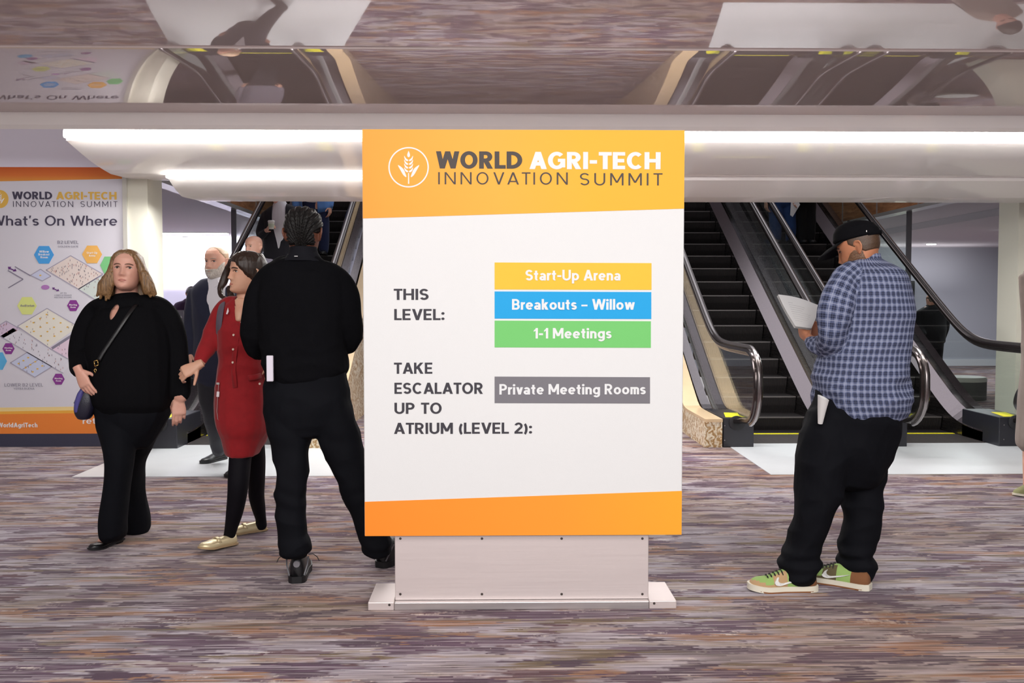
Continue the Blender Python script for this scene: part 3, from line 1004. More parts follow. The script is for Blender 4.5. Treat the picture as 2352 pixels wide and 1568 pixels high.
M_STEP = tread_mat()
M_STEPEDGE = mat('worn_step_edge', '686362', .45, .5)
M_COMB = brushed('comb_plate_metal', '5b5655', .45, 1, .3, .7)
M_RAIL = mat('dark_bronze_handrail', '4a4342', .16, .85)
M_RAILG = mat('handrail_guide', '8a8484', .25, .9)
M_NEWEL = mat('black_newel_cladding', '24242b', .35, vary=.1)
M_SKIRT = brushed('skirt_steel', '8d8787', .25, 1)
M_YELLOW = mat('safety_yellow', 'e6dc1e', .5)
M_BRUSH = mat('black_inlet_rubber', '17161a', .6)
M_CLAD = brushed('polished_cladding', '9c9698', .16, 1, .06)
Y_TOP = 17.6


def rail_path():
    p = [(8.93, .25), (8.75, .272), (8.58, .30)]
    for k in range(1, 8):                                   # lower bend, running forward and up
        a = math.radians(270 - 90 * k / 7)
        p.append((8.50 + .31 * math.cos(a), .605 + .30 * math.sin(a)))
    for k in range(1, 9):                                   # upper bend
        a = math.radians(180 - 90 * k / 8)
        p.append((8.47 + .28 * math.cos(a), .70 + .255 * math.sin(a)))
    for Y in np.arange(8.6, 11.2, .1):
        p.append((Y, nose(Y) + .955))
    p += [(Y, nose(Y) + .955) for Y in (12.5, 14, 16, Y_TOP)]
    return p


def ribbon(path, x, wide, thick):
    """handrail section swept along a (Y, z) path at side x"""
    mb = MB()
    sec = [(-.5, -.3), (-.5, .25), (-.4, .45), (-.2, .5), (.2, .5), (.4, .45), (.5, .25), (.5, -.3), (.3, -.5), (-.3, -.5)]
    rg = []
    for i, (Y, z) in enumerate(path):
        a, b = path[max(i - 1, 0)], path[min(i + 1, len(path) - 1)]
        t = Vector((0, b[0] - a[0], b[1] - a[1])).normalized()
        nn = Vector((0, -t.z, t.y))
        rg.append([Vector((x, Y, z)) + Vector((u * wide, 0, 0)) + nn * (v * thick) for u, v in sec])
    return mb.rings(rg)


def strip(x0, h0, x1, h1, Ys, thick=.012):
    """a band between two rails that follow the step line at heights h0, h1"""
    mb = MB()
    d = Vector((x1 - x0, 0, h1 - h0)).normalized()
    nv = Vector((-d.z, 0, d.x)) * thick
    rg = []
    for Y in Ys:
        a, b = Vector((x0, Y, nose(Y) + h0)), Vector((x1, Y, nose(Y) + h1))
        rg.append([a, b, b + nv, a + nv])
    return mb.rings(rg)


YSEQ = list(np.arange(8.95, 11.0, .1)) + [12, 14, 16, Y_TOP]
YIN = list(np.arange(9.2, 11.0, .1)) + [12, 14, 16, Y_TOP]


def escalator(xl, xr, label, stickers=(1, 1)):
    root = empty('escalator', ((xl + xr) / 2, 9.0, 0), label, 'escalator', 'escalators')
    sl, sr = xl + .165, xr - .165
    # comb plate and yellow line
    put('comb_plate', MB().box((sl + .015, 9.125, -.02), (sr - .015, 9.78, .008)), M_COMB, root)
    put('safety_line', MB().box((sl + .02, 9.72, .0085), (sr - .02, 9.775, .012)), M_YELLOW, root)
    # steps
    k = 0
    while True:
        Yn = 10.05 - .0 + .329 * (k)
        z = .15 + .19 * k
        if k < 0 or Yn + .3 > Y_TOP:
            break
        prof = [(Yn + .05, z - .235), (Yn + .045, z - .19), (Yn + .012, z - .10), (Yn + .001, z - .04), (Yn - .004, z - .012), (Yn, z), (Yn + .372, z), (Yn + .372, z - .235)]
        if k == 0:
            prof[0] = (Yn + .05, -.1)
        st = put('step', MB().prism(prof, 0, sl + .008, sr - .008), M_STEP, root)
        put('nosing', MB().box((sl + .008, Yn - .005, z - .012), (sr - .008, Yn + .014, z + .0015)), M_STEPEDGE, st)
        k += 1
    # first flat step emerging from the comb
    st = put('step', MB().prism([(9.79, -.12), (9.79, .004), (10.09, .004), (10.09, -.12)], 0, sl + .008, sr - .008), M_STEP, root)
    for sd, x in ((1, xl), (-1, xr)):
        put('skirt_panel', strip(x + sd * .165, -.30, x + sd * .165, .10, YIN, .01 * sd), M_SKIRT, root)
        put('inner_deck', strip(x + sd * .168, .10, x + sd * .035, .20, YIN, .012 * -sd), M_DECK, root)
        put('outer_deck', strip(x - sd * .03, .205, x - sd * .128, .205, YIN, .02), M_DECK, root)
        put('cladding', strip(x - sd * .125, -.55, x - sd * .125, .20, YIN, .012 * -sd), M_CLAD, root)
        rp = rail_path()
        put('handrail', ribbon(rp, x, .082, .050), M_RAIL, root, True, 35)
        put('handrail_guide', ribbon([(Y, z) for Y, z in rp[3:]], x, .036, .10), M_RAILG, root, True, 35)
        # glass: filled outline under the rail
        up = [(Y + .02 if Y < 8.45 else Y, z - .02 if z > .5 else z + .02) for Y, z in rp[3:]]
        low = [(Y, nose(Y) + .19) for Y in reversed(YSEQ)]
        put('glass_panel', MB().prism(up + low, 0, x - .006, x + .006), M_GLASS, root)
        # newel base box
        o = put('newel_base', bevel_box((min(x - sd * .13, x + sd * .165), 8.90, 0), (max(x - sd * .13, x + sd * .165), 9.62, .285), .008, 2), M_NEWEL, root)
        c = Vector((x, 8.897, .235))
        put('handrail_inlet', MB().tube([c + Vector((0, .01, 0)), c + Vector((0, -.012, 0)), c + Vector((0, -.02, 0))], [.078, .078, .05], [.07, .07, .045], n=24, up=(0, 0, 1)), M_BRUSH, o, True, 40)
        if stickers[0 if sd == 1 else 1]:
            put('warning_sticker', MB().prism([(x - .10, 8.94), (x + .04, 8.94), (x + .11, 9.30), (x - .03, 9.30)], 2, .2855, .288), M_YELLOW, o)
        for zz in (.07, .21):
            c = Vector((x - .118, 8.899, zz))
            put('screw', MB().tube([c, c + Vector((0, -.003, 0))], .006, n=10, up=(0, 0, 1)), M_RAILG, o)
    return root


HR = {'C': (-3.19, -1.945), 'A': (2.315, 3.53), 'B': (3.80, 5.02)}
escalator(*HR['C'], 'escalator left of the sign, with men riding down it')
escalator(*HR['A'], 'empty escalator directly right of the sign')
escalator(*HR['B'], 'rightmost escalator, beside the blue grey room')


# stone kerbs that climb beside the escalators
def kerb(x0, x1, label):
    root = empty('stone_kerb', ((x0 + x1) / 2, 8.9, 0), label, 'kerb', 'stone kerbs')
    ys = [8.90] + list(np.arange(9.3, 11.2, .1)) + [13, 15, 17.4]
    mb = MB()
    def h(Y): return .245 + max(0, nose(Y - .12, .05))
    mb.rings([[Vector((x0, Y, -.01)), Vector((x1, Y, -.01)), Vector((x1, Y, h(Y))), Vector((x0, Y, h(Y)))] for Y in ys])
    put('stone_wall', mb, M_TRAV, root)
    mb = MB()
    mb.rings([[Vector((x0 + .001, Y, h(Y) + .001)), Vector((x1 + .0, Y, h(Y) + .001)), Vector((x1 + .0, Y, h(Y) + .03)), Vector((x0 + .001, Y, h(Y) + .03))] for Y in [8.885] + ys[1:]])
    put('capping', mb, M_LEDGE, root)
kerb(2.005, 2.175, 'travertine kerb with a beige capping left of the empty escalator')
kerb(-1.80, -1.63, 'travertine kerb half hidden between the man in black and the sign')
# ---------------------------------------------------------------- people: building blocks
def remesh(mb, voxel, smooth=4, fac=0.5):
    """fuse overlapping closed pieces into one smooth continuous surface"""
    me = mb.mesh('r')
    bm = bmesh.new()
    bm.from_mesh(me)
    bmesh.ops.recalc_face_normals(bm, faces=bm.faces)
    bm.to_mesh(me)
    bm.free()
    o = bpy.data.objects.new('r', me)
    C.objects.link(o)
    r = o.modifiers.new('r', 'REMESH')
    r.mode, r.voxel_size = 'VOXEL', voxel
    s = o.modifiers.new('s', 'SMOOTH')
    s.factor, s.iterations = fac, smooth
    dg = bpy.context.evaluated_depsgraph_get()
    out = bpy.data.meshes.new_from_object(o.evaluated_get(dg))
    bpy.data.objects.remove(o)
    bpy.data.meshes.remove(me)
    return out


def coords(me):
    co = np.empty(len(me.vertices) * 3)
    me.vertices.foreach_get('co', co)
    return co.reshape(-1, 3)


def folds(me, amp, scale, seed=0.0, mask=None, ridge=True):
    """cloth folds: ridged noise pushed along the surface normal; scale = per-axis frequency"""
    co = coords(me)
    nn = np.empty(len(me.vertices) * 3)
    me.vertices.foreach_get('normal', nn)
    nn = nn.reshape(-1, 3)
    q = co * np.array(scale) + seed
    v = np.array([noise.noise(Vector(p)) for p in q])
    if ridge:
        v = (0.45 - np.abs(v) * 1.6)
    d = v * amp
    if mask is not None:
        d *= mask(co)
    co += nn * d[:, None]
    me.vertices.foreach_set('co', co.ravel())
    me.update()
    return me


def T(mb, Y, rows, bk=0.7, n=20, shrink=1.0, sq=2.2, k=4, ends=True):
    """limb or torso: rows of (px, py, half width px, depth offset m, half depth m), measured on the photograph"""
    full = []
    for r in rows:
        r = tuple(r) + (0.0, None)[len(r) - 3:]
        px, py, hw, dy, b = r
        a = hw * (Y + dy) / F_PX
        full.append((px, py, a * shrink, dy, (a * bk if b is None else b) * shrink))
    full = catmull(full, k)
    pts = [P(r[0], r[1], Y + r[3]) for r in full]
    a = [max(r[2], .004) for r in full]
    b = [max(r[4], .004) for r in full]
    mb.tube(pts, a, b, n=n, sq=sq)
    if ends:
        for i, j in ((0, 1), (-1, -2)):
            t = (pts[i] - pts[j]).normalized()
            m = min(a[i], b[i])
            e = [pts[i], pts[i] + t * m * .35, pts[i] + t * m * .5]
            mb.tube(e, [a[i], a[i] * .8, a[i] * .4], [b[i], b[i] * .8, b[i] * .4], n=n, sq=sq)
    return pts, a, b


HEAD_Z = [-.118, -.112, -.104, -.09, -.07, -.05, -.03, -.005, .03, .06, .085, .103, .112, .1155]
HEAD_W = [.016, .030, .041, .052, .061, .067, .071, .075, .077, .075, .065, .047, .028, .004]
HEAD_F = [.066, .081, .090, .094, .093, .091, .089, .088, .093, .090, .073, .050, .028, .003]
HEAD_B = [-.030, -.016, .000, .020, .046, .066, .080, .092, .100, .098, .086, .062, .038, .006]


def head_grid(nth=72, nz=70, jaw=1.0, nose=1.0, cheek=1.0):
    zs = np.concatenate([np.linspace(-.118, -.1, 8)[:-1], np.linspace(-.1, .09, nz), np.linspace(.09, .1155, 10)[1:]])
    w = np.interp(zs, HEAD_Z, HEAD_W)
    f = np.interp(zs, HEAD_Z, HEAD_F)
    b = np.interp(zs, HEAD_Z, HEAD_B)
    low = np.clip((-zs - .03) / .08, 0, 1)
    w = w * (1 + (jaw - 1) * low)
    th = np.linspace(0, 2 * PI, nth, endpoint=False) - PI / 2
    c, s = np.cos(th)[None, :], np.sin(th)[None, :]
    x = w[:, None] * np.sign(c) * np.abs(c) ** .92
    y = np.where(s < 0, f[:, None] * -np.abs(s) ** .9, b[:, None] * np.abs(s))
    y = np.where(s >= 0, np.where(b[:, None] < 0, b[:, None] * np.abs(s), y), y)
    z = np.repeat(zs[:, None], nth, 1)
    fr = np.clip(-s, 0, 1) ** .6
    def g(x0, z0, sx, sz, A):
        return A * np.exp(-((x - x0) / sx) ** 2 - ((z - z0) / sz) ** 2)
    d = g(0, .004, .010, .020, .009 * nose) + g(0, -.014, .010, .014, .012 * nose) + g(0, -.032, .0125, .011, .021 * nose)
    for sg in (-1, 1):
        d = d + g(sg * .0135, -.036, .007, .007, .008) + g(sg * .031, .007, .015, .010, -.010) + g(sg * .028, .023, .02, .008, .005)
        d = d + g(sg * .040, -.028, .020, .02, .005 * cheek) + g(sg * .012, -.048, .006, .012, -.002)
    d = d + g(0, -.0615, .018, .0048, .006) + g(0, -.0725, .016, .0052, .0065) + g(0, -.067, .022, .0022, -.004)
    d = d + g(0, -.084, .016, .006, -.004) + g(0, -.102, .018, .012, .006)
    y = y - d * fr
    return np.stack([x, y, z], 2)


def head_matrix(pos, yaw, pitch, roll=0, size=1.0, wide=1.0):
    return Matrix.Translation(pos) @ Euler((math.radians(pitch), math.radians(roll), math.radians(yaw)), 'XYZ').to_matrix().to_4x4() @ Matrix.Diagonal((size * wide, size, size, 1))


def add_head(mb, M, **kw):
    V = head_grid(**kw)
    nz, nth, _ = V.shape
    mb.rings([[M @ Vector(p) for p in V[i]] for i in range(nz)])
    for sg in (-1, 1):                                       # ears: bowl and rim
        R3 = M.to_3x3()
        def e(p): return M @ Vector((sg * p[0], p[1], p[2]))
        mb.ball(e((.079, .016, -.006)), (.007, .016, .026), 12, 8, R3.normalized() @ Euler((-.15, 0, sg * -.45)).to_matrix())
        rim = [(.078, .002, .012), (.084, .010, .024), (.089, .024, .024), (.091, .033, .010), (.088, .031, -.010), (.082, .020, -.026), (.077, .008, -.034)]
        mb.tube([e(p[:3]) for p in catmull(rim, 3)], .0048, n=8)
    return V


def shell(V, M, fn, keep=0.0, solid=False):
    """a skin-tight layer (hair, beard, cap) over the head grid; fn(x, y, z, nx, ny, nz) gives its thickness"""
    nz, nth, _ = V.shape
    X, Yv, Z = V[..., 0], V[..., 1], V[..., 2]
    nx, ny = X / .077, (Yv - .005) / .095
    nzv = np.where(Z > .02, (Z - .02) / .095, np.where(Z < -.095, (Z + .095) / .03, 0))
    L = np.sqrt(nx ** 2 + ny ** 2 + nzv ** 2) + 1e-6
    N = np.stack([nx / L, ny / L, nzv / L], 2)
    off = fn(X, Yv, Z, N[..., 0], N[..., 1], N[..., 2])
    W = V + N * off[..., None]
    mb = MB()
    vs = [M @ Vector(p) for p in W.reshape(-1, 3)]
    fs = []
    for i in range(nz - 1):
        for k in range(nth):
            l = (k + 1) % nth
            if solid or max(off[i, k], off[i, l], off[i + 1, k], off[i + 1, l]) > keep:
                fs.append((i * nth + k, i * nth + l, (i + 1) * nth + l, (i + 1) * nth + k))
    if solid or max(off[-1]) > keep:
        fs.append(tuple((nz - 1) * nth + k for k in range(nth)))
    if solid:
        fs.append(tuple(range(nth)))
    used = sorted({i for f in fs for i in f})
    mp = {v: i for i, v in enumerate(used)}
    mb.add([vs[i] for i in used], [tuple(mp[i] for i in f) for f in fs])
    return mb


def eye_mat(name, iris):
    t = NT(name)
    sx = t.n('SeparateXYZ', {0: t.n('Attribute', attribute_name='eyeco').outputs['Vector']})
    r = t.math('SQRT', t.math('ADD', t.math('POWER', sx.outputs[0], 2), t.math('POWER', sx.outputs[2], 2)))
    t.p(Base_Color=t.ramp(r, [(0, '0b0808'), (.0025 / .02, '0b0808'), (.003 / .02, iris), (.0062 / .02, iris), (.0068 / .02, 'd8cfca')], 'LINEAR'), Roughness=0.12)
    t.t.links.new(t.math('MULTIPLY', r, 50.0), [n for n in t.t.nodes if n.type == 'VALTORGB'][0].inputs[0])
    return t.m


def face(parent, V, M, iris='3a2a20', brow='4a3526', lip='a3605a', look=0.0, brow_w=.0032, open_=1.0):
    """eyes, brows, lids and lips as parts of the person"""
    F = V.reshape(-1, 3)
    F = F[F[:, 1] < -.02]
    def surf(x, z):
        return float(F[np.argmin((F[:, 0] - x) ** 2 + (F[:, 2] - z) ** 2), 1])
    em = MATS.get('eye_' + iris) or eye_mat('eye_' + iris, iris)
    MATS['eye_' + iris] = em
    bm_ = mat('brow_' + brow, brow, .8)
    lm = mat('lip_' + lip, lip, .4)
    lash = mat('dark_lash', '231a17', .7)
    for sg in (-1, 1):
        x0, z0 = sg * .031, .006
        ys = surf(x0, z0)
        mb = MB().ball((0, 0, 0), (.0150, .0100, .0062 * open_), 20, 14)
        loc = np.array(mb.v)
        R = M @ Matrix.Translation((x0, ys + .0062, z0)) @ Matrix.Rotation(sg * .22, 4, 'Z')
        mb.v = [tuple(R @ Vector(p)) for p in mb.v]
        o = put('eye', mb, em, parent, True, fix=False)
        at = o.data.attributes.new('eyeco', 'FLOAT_VECTOR', 'POINT')
        loc[:, 0] -= look
        at.data.foreach_set('vector', loc.ravel())
        def arc(zt, zoff, hw, n=9, dy=-.0035):
            out = []
            for i in range(n):
                u = -1 + 2 * i / (n - 1)
                x = x0 + hw * u
                z = z0 + zoff + zt * (1 - u * u)
                out.append(M @ Vector((x, surf(x, z) + dy, z)))
            return out
        put('upper_lid', MB().tube(arc(.0062 * open_, .0005, .0155), [.0008, .0013, .0016, .0018, .0018, .0018, .0016, .0013, .0008], n=8), lash, parent, True)
        put('eyebrow', MB().tube(arc(.004, .0170, .020, 9, -.0006), [brow_w * q for q in ((.4, .7, .9, 1, 1, 1, 1, .9, .6) if sg > 0 else (.6, .9, 1, 1, 1, 1, .9, .7, .4))], .0016, n=8), bm_, parent, True)
    def lipline(z, bow, hw, dy):
        out = []
        for i in range(11):
            u = -1 + 2 * i / 10
            x = hw * u
            zz = z + bow * (1 - u * u)
            out.append(M @ Vector((x, surf(x, zz) + dy, zz)))
        return out
    w = [.0006, .0014, .0022, .0027, .003, .0028, .003, .0027, .0022, .0014, .0006]
    mb = MB()
    mb.tube(lipline(-.0668, .0042, .024, .0010), w, .0022, n=8)
    mb.tube(lipline(-.0672, -.0040, .022, .0008), w, .0024, n=8)
    put('lips', remesh(mb, .0012, 1), lm, parent, True)


def hand(mb, w, d, pn, k=1.0, curl=(.35, .45, .5, .55), spread=.10, side=1, thumb=(.75, .2), tcurl=.4):
    """palm, four fingers with bends and a thumb from the side of the palm.  d = towards the fingers, pn = the way the palm faces"""
    w = Vector(w)
    d = Vector(d).normalized()
    pn = Vector(pn)
    pn = (pn - d * pn.dot(d)).normalized()
    lat = d.cross(pn) * side
    p = lambda a, b, c=0: w + (d * a + lat * b + pn * c) * k
    mb.tube([p(-.03, 0), p(0, 0), p(.03, .001), p(.06, .001), p(.09, 0), p(.097, 0)], [q * k for q in (.026, .026, .034, .041, .041, .034)], [q * k for q in (.020, .019, .017, .0145, .0125, .009)], n=16, up=pn, sq=2.4)
    for i in range(4):
        sp = (1.5 - i) * spread
        base = p(.088 - (.0, -.003, .0, .009)[i], .0305 - .0203 * i)
        dr = (d + lat * sp * .5).normalized()
        pts, rad = [base - dr * .02 * k, base], [.0095 * k, .0095 * k]
        a = 0.0
        q = base
        for L, r, c in zip((.044, .027, .021), (.0092, .0083, .0070), (.9, 1.15, .8)):
            a += curl[i] * c
            v = dr * math.cos(a) + pn * math.sin(a)
            q = q + v * L * (.94, 1.04, .98, .78)[i] * k
            pts.append(q)
            rad.append(r * k * (.98, 1.0, .96, .86)[i])
        mb.tube(pts, rad, n=10, up=lat)
        mb.ball(pts[-1], rad[-1] * .98, 10, 8)
    t0 = p(.018, .026, .004)
    v1 = (d * .62 + lat * thumb[0] + pn * thumb[1]).normalized()
    v2 = (v1 + d * tcurl + pn * tcurl * .5 - lat * tcurl * .4).normalized()
    tp = [t0 - v1 * .01 * k, t0 + v1 * .034 * k, t0 + v1 * .036 * k + v2 * .030 * k, t0 + v1 * .036 * k + v2 * .052 * k]
    mb.tube(tp, [.0125 * k, .0108 * k, .0098 * k, .0075 * k], n=10, up=pn)
    mb.ball(tp[-1], .0076 * k, 10, 8)


def shoe(parent, heel, ang, L, W, up, sole_h, m_up, m_sole, name='shoe', pitch=0.0, opening=.34, heel_h=0.0, zones=None, toe=1.0):
    """footwear along direction ang; up = upper heights at heel, collar, instep, ball, toe"""
    heel = Vector(heel)
    M = Matrix.Translation(heel) @ Matrix.Rotation(ang, 4, 'Z') @ Matrix.Rotation(pitch, 4, 'Y')
    us = np.linspace(0, 1, 25)
    wid = np.interp(us, [0, .03, .12, .3, .5, .7, .85, .95, 1], np.array([.35, .58, .74, .76, .80, 1.0, .92 * toe, .62 * toe, .22])) * W / 2
    hgt = np.interp(us, [0, .04, .3, .48, .7, .88, .97, 1], [up[0] * .75, up[0], up[1], up[2], up[3], up[4], up[4] * .75, up[4] * .35])
    rise = np.interp(us, [0, .3, .75, 1], [heel_h, heel_h * .8, 0, .010])
    rg = []
    for u, w, h, z0 in zip(us, wid, hgt, rise):
        r = []
        for k in range(20):
            th = 2 * PI * k / 20
            c, s = math.cos(th), math.sin(th)
            zz = sole_h * .7 + (h - sole_h * .7) * (max(0, s) ** .8) if s > 0 else sole_h * .5
            yy = w * math.copysign(abs(c) ** .7, c) * (1 - .38 * max(0, s) ** 2 * min(1, h / .08) * (.6 if u < .5 else .35))
            r.append(M @ Vector((u * L, yy, z0 + zz)))
        rg.append(r)
    root = put(name, MB().rings(rg), m_up, parent, True)
    sg = []
    for u, w, z0 in zip(us, wid, rise):
        w2 = w + .004
        a = u * L + (u - .5) * .012
        sg.append([M @ Vector((a, -w2, z0)), M @ Vector((a, w2, z0)), M @ Vector((a, w2 * 1.01, z0 + sole_h)), M @ Vector((a, -w2 * 1.01, z0 + sole_h))])
    put('sole', MB().rings(sg), m_sole, root, True, 40)
    if heel_h > .01:
        put('heel', MB().rings([[M @ Vector((u * L, w * .8, 0)), M @ Vector((u * L, -w * .8, 0)), M @ Vector((u * L, -w * .85, rr)), M @ Vector((u * L, w * .85, rr))] for u, w, rr in list(zip(us, wid, rise))[1:7]]), m_sole, root)
    return root, M


def garment_coords(me, tubes):
    """cloth coordinates: along and around the nearest tube, so woven patterns follow the body"""
    co = coords(me)
    best = np.full(len(co), 1e9)
    uv = np.zeros((len(co), 3))
    for ti, (pts, a, b) in enumerate(tubes):
        Pn = np.array([tuple(p) for p in pts])
        arc = np.concatenate([[0], np.cumsum(np.linalg.norm(np.diff(Pn, axis=0), axis=1))])
        A = np.array(a)
        ra = float(np.mean(a) + np.mean(b)) / 2
        D, Vv, An = [], [], []
        for i in range(len(Pn) - 1):
            seg = Pn[i + 1] - Pn[i]
            L = math.sqrt(seg @ seg + 1e-12)
            s = ((co - Pn[i]) @ seg) / L
            q = Pn[i] + np.clip(s, 0, L)[:, None] * seg / L
            dv = co - q
            D.append(np.linalg.norm(dv, axis=1) / A[i])
            Vv.append(arc[i] + s)
            t = seg / L
            nx = np.cross(t, (0, 1.0, 0))
            nx /= np.linalg.norm(nx) + 1e-9
            ny = np.cross(nx, t)
            An.append(np.arctan2(dv @ nx, -(dv @ ny)))
        D, Vv, An = np.array(D), np.array(Vv), np.array(An)
        j = D.argmin(0)
        dm = D.min(0)
        W = np.exp(-(D - dm) / .12)
        v = (W * Vv).sum(0) / W.sum(0)
        if ti == 0:
            v, ra = co[:, 2], ra * 1.4
        m = dm < best
        best[m] = dm[m]
        uv[m, 0] = An[j, np.arange(len(co))][m] * ra
        uv[m, 1] = v[m]
    at = me.attributes.new('cloth', 'FLOAT_VECTOR', 'POINT')
    at.data.foreach_set('vector', uv.ravel())
    return me


def cloth(name, col, rough=0.9, bump=(500, .25), sheen=.1, vary=.12, spec=.25):
    if name in MATS:
        return MATS[name]
    t = NT(name)
    v = t.coord()
    c = lin(col)
    n = t.noise(v, 18, 4)
    t.p(Base_Color=t.mix(n, tuple(q * (1 - vary) for q in c[:3]) + (1,), tuple(min(1, q * (1 + vary)) for q in c[:3]) + (1,)), Roughness=rough, Sheen_Weight=sheen, Specular_IOR_Level=spec)
    t.bump(t.noise(v, bump[0], 2), bump[1], .003)
    MATS[name] = t.m
    return t.m


def skin(name, col, red='a65a45'):
    if name in MATS:
        return MATS[name]
    t = NT(name)
    v = t.coord()
    n = t.ramp(t.noise(v, 14, 3), [(.42, (0, 0, 0, 1)), (.75, (.35, .35, .35, 1))])
    t.p(Base_Color=t.mix(n, lin(col), lin(red)), Roughness=.45, Subsurface_Weight=.12, Subsurface_Scale=.01, Specular_IOR_Level=.4)
    t.set(t.b.inputs['Subsurface Radius'], (1, .3, .15))
    t.bump(t.noise(v, 300, 2), .06, .002)
    MATS[name] = t.m
    return t.m


def hair_mat(name, dark, light, scale=(260, 260, 14), rough=.38):
    if name in MATS:
        return MATS[name]
    t = NT(name)
    v = t.coord(scale)
    n = t.noise(v, 1.0, 4, .6)
    t.p(Base_Color=t.ramp(n, [(.35, dark), (.7, light)]), Roughness=rough, Specular_IOR_Level=.5 if rough < .5 else .25)
    t.bump(n, .5, .003)
    MATS[name] = t.m
    return t.m


def strap(pts, w, th, up, n=None):
    """flat band along points; up = the way its flat side faces"""
    mb = MB()
    return mb.tube([Vector(p) for p in pts], w / 2, th / 2, n=8, up=up, sq=5)


def person(x, Y, label, z=0.0):
    return empty('person', (x, Y, z), label, 'person')


def cut(me, test, it=10):
    """open a garment where test(face centre) holds, then even out the cut edge"""
    bm = bmesh.new()
    bm.from_mesh(me)
    bmesh.ops.delete(bm, geom=[f for f in bm.faces if test(f.calc_center_median())], context='FACES')
    edge = [v for v in bm.verts if v.is_boundary]
    for _ in range(it):
        new = {}
        for v in edge:
            nb = [e.other_vert(v) for e in v.link_edges if e.is_boundary]
            if len(nb) == 2:
                new[v] = v.co * .4 + (nb[0].co + nb[1].co) * .3
        for v, c in new.items():
            v.co = c
    bm.to_mesh(me)
    bm.free()
    return me
# ---------------------------------------------------------------- people
B_KNIT = cloth('black_knit', '0e0e11', .95, (420, .35), .0, .12, .06)
B_COTTON = cloth('black_cotton', '0e0e11', .8, (500, .2), .0, .12, .06)
B_PANTS = cloth('black_twill', '0d0e13', .8, (600, .2), .0, .12, .10)
B_LEATHER = mat('black_leather', '0e0e11', .35, bump=(220, .15))
RUB = mat('black_rubber', '0f0f12', .5)


def up_mask(z0, z1):
    return lambda co: np.clip((co[:, 2] - z0) / (z1 - z0), 0, 1)


def zband(*zs, w=.05):
    def f(co):
        return np.clip(sum(np.exp(-((co[:, 2] - z) / w) ** 2) for z in zs), 0, 1.2)
    return f


def fold_rings(me, zc, hz, amp, freq, seed=0):
    """stacked horizontal creases where cloth bunches (ankles, elbows, waist)"""
    co = coords(me)
    nn = np.empty(len(me.vertices) * 3)
    me.vertices.foreach_get('normal', nn)
    nn = nn.reshape(-1, 3)
    m = np.exp(-((co[:, 2] - zc) / hz) ** 2)
    w = np.sin(co[:, 2] * freq + 3 * np.sin(co[:, 0] * 9 + seed) + 2 * np.cos(co[:, 1] * 11 + seed))
    co += nn * (m * amp * w)[:, None]
    me.vertices.foreach_set('co', co.ravel())
    me.update()
    return me


# ======== man in black, back to the camera
Y = 4.72
r = person(P(690, 1345, 4.6).x, Y, 'person in a black jumper and black trousers seen from behind, left of the sign')
TORSO = [(697, 584, 33, .0, .07), (697, 596, 50, .0, .085), (696, 612, 74, .01, .10), (695, 636, 96, .01, .115), (694, 690, 104, .0, .125), (695, 750, 101, .0, .125), (698, 815, 98, .0, .13), (705, 848, 97, .0, .135), (708, 866, 90, .0, .13)]
ARM_L = [(662, 612, 18, .0, .06), (634, 626, 26, .0, .08), (609, 650, 31, .0), (595, 682, 34, .0), (589, 722, 34, .0), (584, 768, 33, .02), (592, 795, 29, .06), (618, 795, 27, .17), (650, 780, 23, .28)]
ARM_R = [(730, 612, 18, .0, .06), (757, 626, 26, .0, .08), (780, 650, 31, .0), (792, 682, 34, .0), (797, 722, 33, .0), (804, 760, 30, .02), (797, 782, 28, .06), (776, 782, 27, .17), (744, 772, 23, .28)]
HIPS = [(706, 850, 88, .0, .12), (704, 900, 98, .0, .13), (704, 940, 96, .0, .14), (706, 975, 88, .0, .13)]
LEG_L = [(664, 880, 42, .0, .10), (657, 930, 48, .0, .11), (663, 990, 48, -.02, .105), (670, 1050, 40, -.04, .095), (670, 1092, 36, -.06, .085), (667, 1130, 34, -.07, .08), (668, 1190, 33, -.08, .075), (671, 1240, 33, -.09, .075), (678, 1254, 36, -.09, .085), (679, 1268, 30, -.09, .075)]
LEG_R = [(748, 880, 40, .0, .10), (758, 930, 46, .0, .11), (778, 1000, 47, .0, .105), (800, 1060, 42, .0, .095), (818, 1110, 40, .0, .09), (838, 1170, 38, .0, .085), (855, 1225, 36, .0, .08), (868, 1248, 36, .0, .085), (872, 1262, 30, .0, .075)]
SK = skin('deep_brown_skin', '6b4233', '7d4a38')
mb = MB()
M = head_matrix(P(697, 537, Y + .01), 180, 4, 0, 1.07)
V = add_head(mb, M, nth=96, nz=90)
T(mb, Y, [(697, 560, 27, .02, .062), (697, 585, 28, .01, .065), (697, 610, 34, .01, .07)], k=3)
for rows in (TORSO, ARM_L, ARM_R, HIPS, LEG_L, LEG_R): T(mb, Y, rows, shrink=.8)
hand(mb, P(650, 780, Y + .28), (.7, .3, .35), (.5, -.8, .2), side=-1, curl=(.5, .6, .6, .6))
hand(mb, P(744, 772, Y + .28), (-.7, .3, .35), (-.5, -.8, .2), side=1, curl=(.5, .6, .6, .6))
put('body', remesh(mb, .0045, 3), SK, r, True)
mb = MB()
tb = [T(mb, Y, rows) for rows in (TORSO, ARM_L, ARM_R)]
me = remesh(mb, .007, 9)
folds(me, .012, (5, 5, 2.6), 3.1)
folds(me, .010, (7, 7, 12), 9.0, zband(P(700, 850, Y).z, P(700, 800, Y).z, w=.07))
put('jumper', me, B_KNIT, r, True)
mb = MB().tube([P(697, y, Y) for y in (566, 580, 592, 600)], [30 * Y / F_PX, 33 * Y / F_PX, 41 * Y / F_PX, 49 * Y / F_PX], [.066, .072, .082, .088], n=28)
